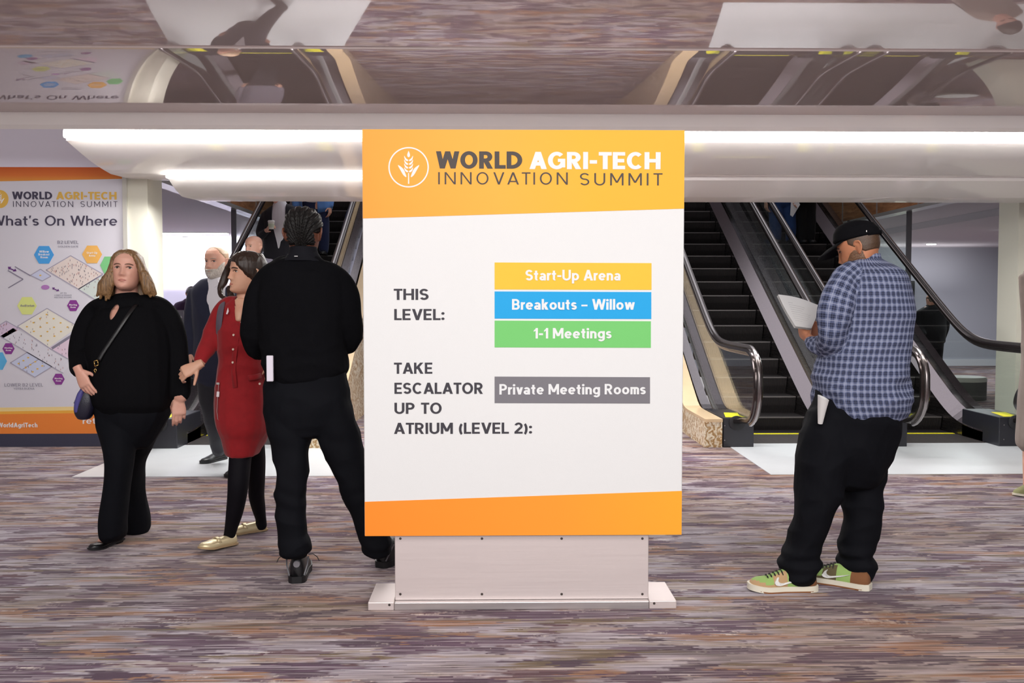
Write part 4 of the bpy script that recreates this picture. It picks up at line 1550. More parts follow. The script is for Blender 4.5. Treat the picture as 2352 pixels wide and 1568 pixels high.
put('collar', remesh(mb, .004, 3), cloth('charcoal_cotton', '17171c', .85, (500, .25), 0, .12, .1), r, True)
put('collar_tag', MB().box(P(676, 588.8, Y - .093), P(684, 587.5, Y - .088)), mat('white_label', 'd8d8d8', .6), r)
mb = MB()
for rows in (HIPS, LEG_L, LEG_R): T(mb, Y, rows)
me = remesh(mb, .007, 9)
folds(me, .016, (6, 6, 6), 1.7)
fold_rings(me, .12, .06, .006, 95, .4)
fold_rings(me, P(700, 1010, Y).z, .10, .002, 50, 1.9)
fold_rings(me, P(700, 1130, Y).z, .07, .003, 70, 2.9)
put('trousers', me, B_PANTS, r, True)
# cornrow braids: ridges running back over the scalp
def cornrows(x, y, z, nx, ny, nz_):
    a = np.arctan2(z - .0, np.abs(x) * 1.0 + 1e-6)
    lanes = np.arctan2(x, np.maximum(z + .075, .01)) * 7.0
    ridge = np.abs(np.sin(lanes * PI / 1.15)) ** .7
    plait = .5 + .5 * np.sin(z * 430 + y * 260 + np.floor(lanes / 1.15) * 2.2 + np.sign(np.sin(lanes * 2 * PI / 1.15)) * 1.6)
    hairline = np.where(y < -.02, (z - .055 + (y + .02) * -.2) / .01, np.where(np.abs(x) > .055, (z - (-.005 + (y < .0) * .03)) / .012, (z + .062) / .012))
    nape = np.where((np.abs(x) < .022) & (y > 0), (z + .105) / .01, -9)
    m = np.clip(np.maximum(hairline, nape), 0, 1)
    return -.003 + m * (.007 + .008 * ridge + .003 * plait * ridge)
Vh = head_grid(nth=260, nz=190)
put('hair', shell(Vh, M, cornrows), hair_mat('black_braided_hair', '0b0a0a', '1b1817', (120, 120, 90), .55), r, True)
face(r, V, M, '1e1510', '17110f', '6a3a34')
# shoes with loops, emblem and laces
for hx, hy, ang, nm in ((681, 1342, 97, 0), (868, 1306, 62, 1)):
    yy = GY(hx, hy)
    a = math.radians(ang)
    hp = Vector((P(hx, hy, yy).x, yy, 0)) + Vector((math.cos(a), math.sin(a), 0)) * .02
    so, SM = shoe(r, hp, a, .31, .112, (.135, .15, .115, .08, .062), .034, B_LEATHER, RUB, 'shoe')
    so['label'] = 'black high trainer'
    c = SM @ Vector((.005, 0, .098))
    mb = MB().tube([SM @ Vector((.016, .0, .098)), SM @ Vector((-.010, 0, .098))], [.018, .016], n=20, up=(0, 0, 1))
    put('heel_emblem', mb, mat('grey_rubber', '77757a', .4), so, True, 30)
    for sg in (-1, 1):
        mb = MB().tube([SM @ Vector(p) for p in ((.09, sg * .05, .12), (.085, sg * .075, .122), (.08, sg * .095, .108), (.078, sg * .105, .088))], .0022, n=6)
        put('lace', mb, RUB, so)
    for sg in (-1, 1):
        put('heel_piping', MB().tube([SM @ Vector(p) for p in ((.0, sg * .036, .04), (.02, sg * .050, .085), (.05, sg * .054, .12))], .004, n=6), mat('grey_leather', '5c5b60', .4), so, fix=False)
# folded papers tucked into his back pocket on the left
nb = put('notebook', bevel_box(P(612, 876, Y - .155), P(628.5, 816, Y - .138), .003, 1), mat('pale_paper_cover', 'd9d3df', .6), None)
tag(nb, 'white notebook sticking up from the black-clad man\u2019s pocket', 'notebook')

# ======== woman in black, walking towards the camera
Y = 5.38
r = person(P(290, 1262, Y).x, Y, 'woman in a black blouse and flared black trousers walking with a crossbody bag')
SKW = skin('fair_skin', 'd7a491', 'c07a66')
TORSO = [(291, 684, 30, .0, .075), (292, 694, 52, .0, .10), (293, 708, 68, .01, .115), (295, 732, 84, .0, .14), (298, 770, 95, -.01, .17), (302, 820, 96, -.02, .19), (304, 870, 95, -.03, .20), (306, 905, 94, -.03, .20), (306, 926, 91, -.03, .19)]
ARM_L = [(262, 694, 14, .0, .06), (240, 700, 20, .0, .08), (220, 715, 26, .0), (205, 740, 28, .0), (193, 775, 29, .0), (186, 812, 28, -.02), (183, 838, 24, -.11), (182, 848, 18, -.16), (181, 854, 14, -.19)]
ARM_R = [(322, 692, 14, .0, .06), (348, 698, 20, .0, .08), (370, 712, 26, .0), (388, 740, 28, .0), (402, 780, 27, .0), (408, 830, 26, -.02), (412, 875, 27, -.03), (413, 905, 25, -.04), (411, 917, 18, -.04)]
HIPS = [(306, 900, 86, -.02, .17), (305, 940, 86, -.02, .18), (303, 970, 72, -.02, .17), (300, 1000, 58, -.02, .14)]
LEG_F = [(272, 905, 38, -.02, .12), (268, 950, 44, -.04, .13), (272, 1000, 40, -.10, .11), (275, 1050, 31, -.14, .095), (271, 1090, 28, -.15, .085), (265, 1140, 28, -.14, .085), (260, 1190, 29, -.12, .095), (261, 1220, 29, -.10, .10), (263, 1229, 27, -.10, .10)]
LEG_B = [(336, 905, 42, .0, .12), (338, 950, 46, .0, .13), (318, 1005, 36, .06, .11), (306, 1055, 28, .12, .09), (304, 1105, 25, .18, .085), (308, 1145, 26, .24, .085), (314, 1185, 28, .28, .09), (316, 1212, 27, .30, .09)]
mb = MB()
M = head_matrix(P(292, 622, Y - .03), 6, -7, 2, .985, 1.03)
V = add_head(mb, M, jaw=1.07, cheek=1.2)
T(mb, Y, [(292, 652, 24, .01, .062), (291, 676, 25, .01, .064), (291, 700, 30, .01, .07)], k=3)
for rows in (TORSO, ARM_L, ARM_R, HIPS, LEG_F, LEG_B): T(mb, Y, rows, shrink=.84)
T(mb, Y, [(287, 692, 12, -.045, .02), (282, 715, 13, -.072, .025), (278, 742, 11, -.088, .03)], k=3)
hand(mb, P(181, 851, Y - .20), (.42, -.08, -.90), (.35, .93, -.1), .98, (.25, .3, .35, .4), .06, 1, (.45, .6))
hand(mb, P(411, 914, Y - .04), (.02, -.10, -1), (-.35, .9, 0), .98, (.35, .45, .5, .55), .02, -1, (.35, .6))
put('body', remesh(mb, .0045, 3), SKW, r, True)
face(r, V, M, '4a4438', '6b4a3a', 'b06a60', .001)
mb = MB()
for rows in (TORSO, ARM_L, ARM_R): T(mb, Y, rows)
me = remesh(mb, .007, 9)
folds(me, .010, (5, 5, 1.6), 4.4)
co = coords(me)                                             # keyhole opening under the neck
kx, kz0, kz1 = P(280, 715, Y).x, P(280, 697, Y).z, P(280, 737, Y).z
def keyhole(c):
    u = (kz0 - c.z) / (kz0 - kz1)
    if 0 < u < 1 and c.y < Y - .04:
        return abs(c.x - P(284.5 - 7 * u, 700, Y).x) < .021 * math.sin(PI * u ** .75)
    return False
cut(me, keyhole)
t = NT('ribbed_black_blouse')
v = t.coord((260, 260, 2))
t.p(Base_Color=lin('0c0c0f'), Roughness=.85, Specular_IOR_Level=.08)
t.bump(t.noise(v, 1, 2), .4, .003)
put('blouse', me, t.m, r, True, fix=False)
put('collar_band', remesh(MB().tube([P(291.5, y, Y + .005) for y in (678, 684, 692)], [30 * Y / F_PX, 31 * Y / F_PX, 34 * Y / F_PX], [.074, .076, .083], n=28), .004, 3), t.m, r, True)
put('button', MB().ball(P(284, 693, Y - .083), .0052, 12, 8), mat('pearl', 'efe0e0', .2), r, True)
mb = MB()
for rows in (HIPS, LEG_F, LEG_B): T(mb, Y, rows)
me = remesh(mb, .007, 9)
folds(me, .010, (7, 7, 2), 5.2)
put('trousers', me, B_PANTS, r, True)
def bob(x, y, z, nx, ny, nz_):
    ax = np.abs(x)
    line = np.where(y < -.01, np.maximum((z - .094 + np.clip(ax - .012, 0, 1) * .75 + np.clip(y + .07, 0, 1) * .9) / .010, (ax - .069) / .004), (z + .07) / .02)
    part = 1 - .5 * np.exp(-((x + .012) / .004) ** 2) * (y < .04)
    return -.003 + np.clip(line, 0, 1) * .013 * part
mb = shell(V, M, bob, solid=True)
def lock(rows, **kw): T(mb, Y - .03, rows, **kw)
for dy in (-.035, .01, .05):
    s_ = 1 if dy < .04 else 1.15
    lock([(272, 588, 6, dy, .03), (262, 606, 8, dy, .03), (255, 630, 11 * s_, dy, .03), (244, 655, 16 * s_, dy - .01, .03), (240, 674, 15 * s_, dy - .01, .026)])
    lock([(312, 587, 6, dy, .03), (322, 606, 8, dy, .03), (330, 630, 10 * s_, dy, .03), (339, 655, 13 * s_, dy - .01, .03), (342, 671, 12 * s_, dy - .01, .026)])
lock([(292, 590, 36, .09, .035), (292, 640, 50, .085, .04), (290, 680, 56, .08, .04)])
for x0, x1, yb in ((252, 222, 680), (256, 230, 686), (262, 243, 690), (262, 250, 687), (330, 354, 680), (334, 359, 676), (328, 346, 682)):
    lock([(x0, 625, 6, -.05, .018), ((x0 + x1) / 2, 652, 7, -.055, .018), (x1, yb, 2.5, -.05, .008)])
me = remesh(mb, .0038, 2)
folds(me, .0032, (48, 48, 3), 2.0)
put('hair', me, hair_mat('honey_brown_hair', '46301f', 'a88154', (420, 420, 9)), r, True)
for (hx, hy, ang, pit) in ((280, 1243, 247, .10), (326, 1210, 245, .25)):
    yy = GY(hx, hy)
    so, SM = shoe(r, Vector((P(hx, hy, yy).x, yy, .002 if hx < 300 else .02)), math.radians(ang), .235, .083, (.052, .042, .030, .034, .030), .008, B_LEATHER, RUB, 'shoe', pit * 0, heel_h=.012)
    so['label'] = 'flat black slip-on'
    mb = MB().tube([SM @ Vector(p) for p in ((.03, 0, .16), (.04, 0, .08), (.09, 0, .05), (.16, 0, .035))], [.036, .034, .034, .026], [.036, .036, .026, .014], n=16, up=(0, 0, 1))
    put('foot', remesh(mb, .005, 3), SKW, r, True)
# crossbody bag
bag = empty('crossbody_bag', P(200, 925, Y - .16), 'small navy and black crossbody bag hanging at the woman in black\u2019s hip', 'bag')
Yb = Y - .12
mb = MB()
T(mb, Yb, [(204, 886, 8, 0, .03), (202, 896, 16, 0, .04), (198, 920, 22, 0, .05), (194, 942, 22, 0, .05), (194, 955, 17, 0, .045)], sq=2.6)
put('bag_body', remesh(mb, .005, 4), mat('dark_navy_leather', '1d1c2c', .35, bump=(200, .12)), bag, True)
mb = MB()
T(mb, Yb - .02, [(195, 892, 5, 0, .03), (188, 905, 8, 0, .035), (181, 928, 8, 0, .035), (179, 945, 6, 0, .03)], sq=2.6)
put('side_gusset', remesh(mb, .004, 3), mat('violet_navy_leather', '4a4686', .4, bump=(200, .12)), bag, True)
ups = (0.1, -1, .25)
sp = [(326, 690, .02), (312, 700, -.09), (292, 726, -.155), (272, 756, -.185), (252, 786, -.20), (236, 810, -.21), (226, 828, -.215)]
put('strap', strap([P(x, y, Y + d) for x, y, d in catmull(sp, 3)], .022, .004, ups), B_LEATHER, bag, True)
put('strap', strap([P(x, y, Y + d) for x, y, d in ((222, 838, -.213), (219, 850, -.18), (216, 866, -.12), (209, 890, -.04))], .016, .004, ups), B_LEATHER, bag, True)
M_BRASS = mat('brass', 'c9a765', .25, .9)
mb = MB()
q = [P(x, y, Y - .222) for x, y in ((216, 829), (224, 827), (226, 838), (218, 841))]
for i in range(4): mb.tube([q[i], q[(i + 1) % 4]], .0028, n=8)
put('buckle', mb, M_BRASS, bag, True, fix=False)
put('clip', MB().tube([P(x, y, Y - .222) for x, y in ((219, 846), (222, 850), (219, 856), (216, 850), (219, 846))], .0022, n=8), M_BRASS, bag, True)
put('tassel', strap([P(x, y, Yb - .03) for x, y in ((190, 890), (182, 903), (172, 927))], .016, .004, (0, -1, 0)), B_LEATHER, bag, True)

# ======== woman in red, walking left
Y = 5.36
r = person(P(555, 1262, Y).x, Y, 'woman in a red shirt dress and black tights walking past the man in black')
SKR = skin('light_olive_skin', 'cfa086', 'b9775f')
TORSO = [(563, 684, 22, .01, .06), (562, 694, 36, .01, .09), (560, 708, 48, .01, .11), (558, 735, 55, .0, .12), (557, 770, 56, -.01, .125), (556, 815, 53, .0, .115), (556, 850, 54, .0, .12), (556, 890, 59, .0, .14), (557, 930, 63, .0, .155), (560, 970, 62, .0, .16), (560, 1000, 52, .0, .15), (558, 1025, 42, -.01, .13), (558, 1042, 36, -.01, .125)]
ARM = [(540, 690, 10, .0, .05), (526, 696, 15, .0, .06), (513, 708, 20, .0), (503, 730, 22.5, -.01), (491, 762, 22, -.02), (477, 796, 20, -.05), (465, 818, 16.5, -.09), (460, 830, 15.5, -.11)]
ARM2 = [(604, 706, 20, .03), (616, 750, 22, .05), (622, 800, 20, .06), (620, 840, 17, .02)]
LEG_F = [(556, 960, 28, -.02, .08), (556, 1010, 28, -.03, .075), (552, 1050, 25, -.06, .07), (548, 1100, 24, -.10, .062), (545, 1135, 22, -.10, .055), (539, 1175, 19, -.07, .052), (531, 1212, 14.5, -.03, .04), (526, 1234, 13, -.01, .036), (525, 1243, 13, -.01, .036)]
LEG_B = [(575, 960, 26, .02, .08), (580, 1010, 26, .05, .075), (588, 1055, 21, .10, .065), (590, 1100, 18, .16, .058), (589, 1135, 17.5, .21, .055), (594, 1165, 15, .26, .048), (599, 1190, 12, .30, .036), (600, 1208, 13, .32, .036)]
mb = MB()
M = head_matrix(P(567, 627, Y - .02), -53, -2, 2, .99)
V = add_head(mb, M, nose=1.05, jaw=.97)
T(mb, Y, [(566, 655, 18, .01, .05), (564, 675, 18.5, .01, .052), (562, 700, 24, .01, .06)], k=3)
for rows in (TORSO[:9], ARM, ARM2, LEG_F, LEG_B): T(mb, Y, rows, shrink=.85)
T(mb, Y, [(554, 690, 16, -.06, .02), (551, 715, 12, -.095, .02), (549, 735, 8, -.11, .02)], k=3)
T(mb, Y, [(470, 808, 13, -.08), (460, 832, 12, -.11), (452, 842, 11, -.13)], k=3)
hand(mb, P(455, 838, Y - .13), (-.80, -.25, -.42), (.05, .94, -.30), .95, (.75, .85, .9, .95), .10, 1, (.95, .0), .1)
hand(mb, P(620, 842, Y + .01), (-.05, -.2, -1), (-.8, .3, 0), .92, side=-1)
put('body', remesh(mb, .0042, 3), SKR, r, True)
face(r, V, M, '2a1a14', '33231c', 'b0665c', -.002, .0034)
t = NT('red_crepe_dress')
v = t.coord()
t.p(Base_Color=t.mix(t.noise(v, 30, 3), lin('7d0d14'), lin('96141b')), Roughness=.8, Sheen_Weight=.15, Specular_IOR_Level=.3)
t.bump(t.noise(v, 700, 2), .25, .002)
RED = t.m
mb = MB()
for rows in (TORSO, ARM, ARM2): T(mb, Y, rows, ends=rows is not TORSO)
me = remesh(mb, .0065, 8)
folds(me, .012, (4, 4, 9), 7.7, up_mask(P(0, 1050, Y).z, P(0, 860, Y).z))
folds(me, .010, (9, 9, 3), 1.1, lambda co: np.clip((P(0, 900, Y).z - co[:, 2]) / .15, 0, 1))
vt, vb = P(0, 684, Y).z, P(0, 738, Y).z
def vneck(c):                                               # open V neck
    u = (vt - c.z) / (vt - vb)
    if -.3 < u < 1 and c.y < Y - .03:
        return P(540 + 9 * max(u, 0), 700, Y - .06).x < c.x < P(574 - 22 * max(u, 0), 700, Y - .06).x
    return False
cut(me, vneck)
put('dress', me, RED, r, True, fix=False)
# collar wings, placket, buttons, pockets
for pts in ([(537, 682, -.045), (541, 700, -.085), (547, 714, -.115), (541, 702, -.10), (532, 694, -.07)], [(576, 680, -.03), (572, 698, -.085), (562, 716, -.11), (572, 706, -.09), (582, 692, -.05)]):
    ps = [P(x, y, Y + d) for x, y, d in pts]
    mb = MB()
    off = Vector((0, -.004, .002))
    mb.rings([[p + off for p in ps], [p - off for p in ps]])
    put('collar_wing', remesh(mb, .002, 1), RED, r, True)
def frontY(x, y):
    """front surface of the dress at a photograph pixel"""
    best = None
    for k in range(len(TORSO) - 1):
        a, b = TORSO[k], TORSO[k + 1]
        if a[1] <= y <= b[1]:
            u = (y - a[1]) / (b[1] - a[1])
            cx, hw, dy, bb = (a[i] + (b[i] - a[i]) * u for i in (0, 2, 3, 4))
            q = min(.97, abs(x - cx) / hw)
            return Y + dy - bb * (1 - q ** 2.2) ** (1 / 2.2)
    return Y
put('placket', strap([P(x, y, frontY(x, y) - .004) for x, y in ((549, 742), (543, 780), (538, 820), (536, 850), (540, 890))], .030, .005, (-.35, -1, 0)), RED, r, True)
M_BTN = mat('cream_button', 'ddc9b8', .3)
for x, y in ((555, 740), (537, 769), (536, 802), (535, 832), (597, 881)):
    c = P(x, y, frontY(x, y) - .009)
    put('button', MB().tube([c, c + Vector((-.0015, -.004, 0))], .0062, n=14, up=(0, 0, 1)), M_BTN, r, True, 40)
put('pocket_flap', strap([P(x, y, frontY(x, y) - .005) for x, y in ((570, 868), (585, 866), (600, 862))], .03, .006, (.2, -1, 0)), RED, r, True)
put('pocket', strap([P(x, y, frontY(x, y) - .004) for x, y in ((507, 882), (508, 905), (510, 935))], .045, .008, (-.7, -.7, 0)), RED, r, True)
bd = empty('badge_reel', P(500, 881, Y - .14), 'badge reel and cord hanging from the red dress pocket', 'badge')
put('clip', MB().box(P(497, 883, Y - .125), P(505, 878, Y - .115)), mat('steel_clip', 'c8c4c0', .25, .9), bd)
put('reel', MB().tube([P(501, 899, Y - .13), P(500, 911, Y - .13)], .008, .004, n=12), mat('white_plastic', 'd9cfd2', .3), bd, True, 40)
put('cord', MB().tube([P(x, y, Y - .13) for x, y in ((502, 883), (501, 899), (499, 920), (498, 945), (500, 962), (503, 966), (504, 955))], .002, n=8), mat('grey_cord', '9a7f7f', .5), bd, True)
wb = put('lavalier_tag', MB().prism([(P(x, y, Y).x, P(x, y, Y).z) for x, y in ((538, 706), (540, 714), (537, 721), (534, 720))], 1, Y - .128, Y - .122), mat('white_plastic', 'd9cfd2', .3), None)
tag(wb, 'tiny white tag pinned below the collar of the red dress', 'badge')
mb = MB()
for rows in (LEG_F, LEG_B): T(mb, Y, rows, shrink=1.0)
put('tights', remesh(mb, .006, 4), cloth('black_tights', '0f0d13', .7, (900, .1), .0, .12, .12), r, True)
# hair: swept back, one lock falling behind the cheek
def swept(x, y, z, nx, ny, nz_):
    line = np.where(y < .012, (z - .058 + np.clip(np.abs(x) - .03, 0, 1) * 1.3 + np.clip(y + .06, 0, 1) * .7) / .014, (z + .045 - np.clip(y - .02, 0, .1) * -.6) / .02)
    return -.003 + np.clip(line, 0, 1) * .016
mb = shell(V, M, swept, solid=True)
def lock(rows, **kw): T(mb, Y, rows, **kw)
lock([(590, 592, 16, .0, .05), (603, 620, 15, .02, .055), (610, 650, 14, .04, .05), (613, 690, 13, .06, .04), (612, 720, 8, .07, .03)])
lock([(584, 600, 20, .09, .03), (592, 640, 22, .11, .035), (592, 690, 22, .11, .03), (590, 720, 12, .11, .02)])
lock([(534, 598, 8, .06, .02), (522, 622, 8, .09, .022), (514, 645, 9, .09, .022), (506, 662, 6, .07, .018), (508, 678, 5, .04, .014), (520, 686, 4, .01, .012), (530, 690, 3, .0, .01)])
lock([(528, 660, 7, .05, .02), (531, 678, 8, .02, .02), (533, 690, 5, .0, .014)])
me = remesh(mb, .0038, 2)
folds(me, .004, (50, 50, 5), 2.6)
put('hair', me, hair_mat('dark_brown_hair', '150d09', '3d281b', (420, 420, 10)), r, True)
GOLDL = mat('pale_gold_leather', 'd9c9a2', .32, .35, bump=(240, .1))
GSOLE = mat('tan_sole', 'a98f6c', .6)
for hx, hy, ang, pit, lift in ((541, 1250, 235, .06, .006), (611, 1217, 214, .0, .004)):
    yy = GY(hx, hy)
    a = math.radians(ang)
    so, SM = shoe(r, Vector((P(hx, hy, yy).x, yy, lift)), a, .245, .086, (.066, .056, .052, .046, .034), .010, GOLDL, GSOLE, 'loafer', -pit, toe=1.08)
    put('strap_bar', strap([SM @ Vector(p) for p in ((.135, -.036, .032), (.135, -.02, .050), (.135, 0, .057), (.135, .02, .050), (.135, .036, .032))], .022, .005, (0, 0, 1)), GOLDL, so, True)
    put('stitching', MB().tube([SM @ Vector(p) for p in ((.13, -.033, .038), (.18, -.036, .034), (.215, -.020, .032), (.222, 0, .031), (.215, .020, .032), (.18, .036, .034), (.13, .033, .038))], .0016, n=6), GSOLE, so)
# backpack straps and pack behind her
bp = empty('backpack', P(570, 760, Y + .2), 'grey backpack worn by the woman in the red dress', 'backpack')
M_BPK = cloth('mauve_grey_webbing', '5b505c', .85, (600, .3))
put('shoulder_strap', strap([P(x, y, Y + d) for x, y, d in catmull([(520, 690, .05), (513, 692, -.02), (508, 706, -.080), (504, 730, -.105), (502, 756, -.09), (503, 784, -.04)], 3)], .045, .008, (-.5, -1, .3)), M_BPK, bp, True)
mb = MB()
T(mb, Y + .24, [(566, 695, 34, 0, .06), (565, 730, 46, 0, .08), (565, 800, 50, 0, .09), (565, 850, 46, 0, .08)], sq=3.5)
put('pack', remesh(mb, .008, 4), M_BPK, bp, True)
# ======== man in the checked shirt, reading, right of the sign
Y = 4.55
r = person(P(1930, 1362, 4.5).x, Y, 'man in a blue checked shirt and black cap reading papers right of the sign')
SKP = skin('tan_skin', 'bd805f', 'a3593f')
TORSO = [(1984, 596, 36, .0, .075), (1986, 610, 52, .0, .11), (1990, 630, 70, .0, .17), (1996, 660, 86, .0, .20), (1998, 700, 94, .0, .21), (1994, 750, 97, .0, .205), (1986, 800, 100, .0, .20), (1979, 850, 104, .0, .205), (1977, 885, 107, .0, .21), (1979, 915, 112, .0, .215), (1984, 938, 112, .0, .21)]
ARM_L = [(1972, 618, 20, -.05, .06), (1955, 630, 28, -.09), (1938, 652, 34, -.12), (1926, 682, 37, -.14), (1918, 715, 38, -.15), (1914, 752, 36, -.15), (1908, 782, 32, -.12), (1892, 792, 27, -.05), (1873, 788, 23, .03), (1862, 782, 19, .09)]
ARM_R = [(2030, 650, 30, .16), (2000, 720, 34, .22), (1950, 770, 28, .27), (1900, 765, 22, .29)]
HIPS = [(1974, 915, 102, .0, .19), (1963, 960, 106, .0, .195), (1950, 1005, 104, .0, .19), (1940, 1050, 100, .0, .17), (1934, 1085, 90, .0, .14)]
LEG_L = [(1912, 960, 54, -.04, .13), (1900, 1010, 60, -.05, .13), (1892, 1055, 60, -.06, .13), (1884, 1110, 55, -.07, .12), (1872, 1160, 47, -.07, .11), (1860, 1205, 42, -.06, .10), (1848, 1250, 39, -.05, .095), (1838, 1285, 44, -.05, .10), (1836, 1312, 44, -.05, .105), (1841, 1327, 38, -.05, .095)]
LEG_R = [(1990, 960, 52, .05, .13), (1979, 1040, 55, .06, .13), (1980, 1110, 48, .06, .12), (1977, 1165, 45, .05, .11), (1973, 1215, 43, .04, .10), (1968, 1262, 39, .03, .095), (1968, 1300, 40, .02, .10), (1970, 1318, 40, .01, .10), (1972, 1330, 36, .0, .095)]
mb = MB()
M = head_matrix(P(1974, 570, Y + .0), -126, 19, 0, 1.05)
V = add_head(mb, M, nth=96, nz=90, jaw=1.06)
T(mb, Y, [(1984, 580, 30, .0, .066), (1986, 602, 34, .0, .072), (1988, 620, 40, .0, .08)], k=3)
for rows in (TORSO, ARM_L, ARM_R, HIPS, LEG_L, LEG_R): T(mb, Y, rows, shrink=.82)
hand(mb, P(1862, 781, Y + .10), (-.28, .80, .42), (.75, .3, .5), 1.0, (.75, .8, .8, .8), .08, -1, (-.15, .5))
hand(mb, P(1900, 764, Y + .29), (-.75, .15, .25), (-.1, -.95, .2), 1.0, (.55, .6, .65, .7), .08, 1, (.6, .3))
put('body', remesh(mb, .0045, 3), SKP, r, True)
face(r, V, M, '2a1a14', '2a1c15', 'a3605a')
# woven check that follows the shirt
t = NT('blue_check_cotton')
sx = t.n('SeparateXYZ', {0: t.n('Attribute', attribute_name='cloth').outputs['Vector']})
def band(s):
    u = t.math('FRACT', t.math('MULTIPLY', s, 1 / .0340))
    dk = t.math('LESS_THAN', u, .46)
    ln = t.math('MULTIPLY', t.math('GREATER_THAN', u, .66), t.math('LESS_THAN', u, .76))
    ln2 = t.math('MULTIPLY', t.math('GREATER_THAN', u, .20), t.math('LESS_THAN', u, .25))
    return dk, ln, ln2
d1, l1, m1 = band(sx.outputs[0])
d2, l2, m2 = band(sx.outputs[1])
dk = t.math('MULTIPLY', t.math('ADD', d1, d2), .5)
col = t.ramp(dk, [(0, '777f9a'), (.5, '4f5773'), (1, '2a2f42')])
ln = t.math('MULTIPLY', t.math('MAXIMUM', l1, l2), .46)
col = t.mix(ln, col, lin('b4b9cd'))
col = t.mix(t.math('MULTIPLY', t.math('MAXIMUM', m1, m2), .25), col, lin('8d94b8'))
wv = t.noise(t.coord(), 600, 2)
col = t.mix(t.math('MULTIPLY', wv, .25), col, lin('3a3f5c'))
t.p(Base_Color=col, Roughness=.85, Specular_IOR_Level=.2)
t.bump(wv, .2, .002)
CHECK = t.m
mb = MB()
tb = [T(mb, Y, rows) for rows in (TORSO, ARM_L, ARM_R)]
me = remesh(mb, .0065, 8)
garment_coords(me, tb)
folds(me, .014, (4, 4, 5), 2.3)
folds(me, .018, (4, 4, 14), 6.1, zband(P(0, 905, Y).z, P(0, 870, Y).z, w=.05))
folds(me, .010, (9, 9, 9), 4.7, lambda co: (co[:, 0] < P(1935, 700, Y).x) * 1.0)
put('shirt', me, CHECK, r, True)
mb = MB().tube([P(1985, y, Y + .005) for y in (583, 592, 604, 614)], [36 * Y / F_PX, 37 * Y / F_PX, 42 * Y / F_PX, 50 * Y / F_PX], [.076, .08, .09, .10], n=28)
me = remesh(mb, .004, 3)
garment_coords(me, [([P(1985, 583, Y), P(1985, 614, Y)], [.08, .09], [.08, .09])])
put('collar', me, CHECK, r, True)
mb = MB()
for rows in (HIPS, LEG_L, LEG_R): T(mb, Y, rows)
me = remesh(mb, .007, 9)
folds(me, .019, (5, 5, 7), 8.2)
fold_rings(me, .13, .06, .007, 85, .9)
fold_rings(me, P(0, 1150, Y).z, .12, .002, 48, 2.1)
put('trousers', me, B_PANTS, r, True)
# stubble, short hair, cap
put('beard', shell(V, M, lambda x, y, z, *n: -.002 + np.clip(np.minimum((-.040 - z - np.clip(-y - .085, 0, 1) * .8 + np.clip(np.abs(x) - .058, 0, 1) * 2.2) / .012, (.03 - y) / .01), 0, 1) * (.0045 + .0008 * np.sin(x * 900) * np.cos(z * 700))), hair_mat('dark_brown_stubble', '4a3324', '8a6549', (300, 300, 300)), r, True)
put('hair', shell(V, M, lambda x, y, z, *n: -.002 + np.clip(np.minimum((z + .035 - np.clip(-y + .035, 0, 1) * .9) / .01, (y + .03) / .01), 0, 1) * .0045), hair_mat('cropped_brown_hair', '3a281c', '5e4530', (300, 300, 300)), r, True)
cap = empty('baseball_cap', M @ Vector((0, 0, .06)), 'plain black baseball cap worn by the man in the checked shirt', 'cap')
M_CAP = cloth('black_cap_twill', '0d0d10', .85, (600, .25), 0, .12, .08)
put('crown', shell(V, M, lambda x, y, z, *n: -.003 + np.clip((z - .040 + y * .10) / .006, 0, 1) * (.014 + .016 * np.clip((z - .05) / .05, 0, 1) * np.clip((-y + .05) / .1, 0, 1))), M_CAP, cap, True)
mb = MB()
rg = []
for i in range(17):
    u = -1 + 2 * i / 16
    a = u * 1.25
    inner = Vector((.079 * math.sin(a), -.098 * math.cos(a) ** .8 if math.cos(a) > 0 else 0, .050))
    outer = Vector((.088 * math.sin(u * 1.5), -.098 - .092 * max(0, math.cos(u * 1.5)) ** .55, .040 - .030 * (1 - abs(u)) ** .5 + 0.0 - .018 * abs(u) ** 2))
    mid = (inner + outer) / 2 + Vector((0, 0, .010 * (1 - abs(u))))
    rg.append([M @ p for p in (inner, mid, outer, outer - Vector((0, 0, .004)), mid - Vector((0, 0, .005)), inner - Vector((0, 0, .005)))])
put('brim', mb.rings(rg), M_CAP, cap, True, 50)
mb = MB().tube([M @ Vector(p) for p in catmull([(-.062, .070, .042), (-.035, .102, .038), (0, .114, .036), (.035, .102, .038), (.062, .070, .042)], 3)], .003, .010, n=10, up=(0, 0, 1))
put('back_strap', mb, M_CAP, cap, True)
c = M @ Vector((.066, .068, .052))
put('buckle', MB().ball(c, (.004, .004, .008), 8, 6), mat('steel_clip', 'c8c4c0', .25, .9), cap)
put('top_button', MB().ball(M @ Vector((0, -.006, .1365)), (.008, .008, .004), 12, 8), M_CAP, cap, True)
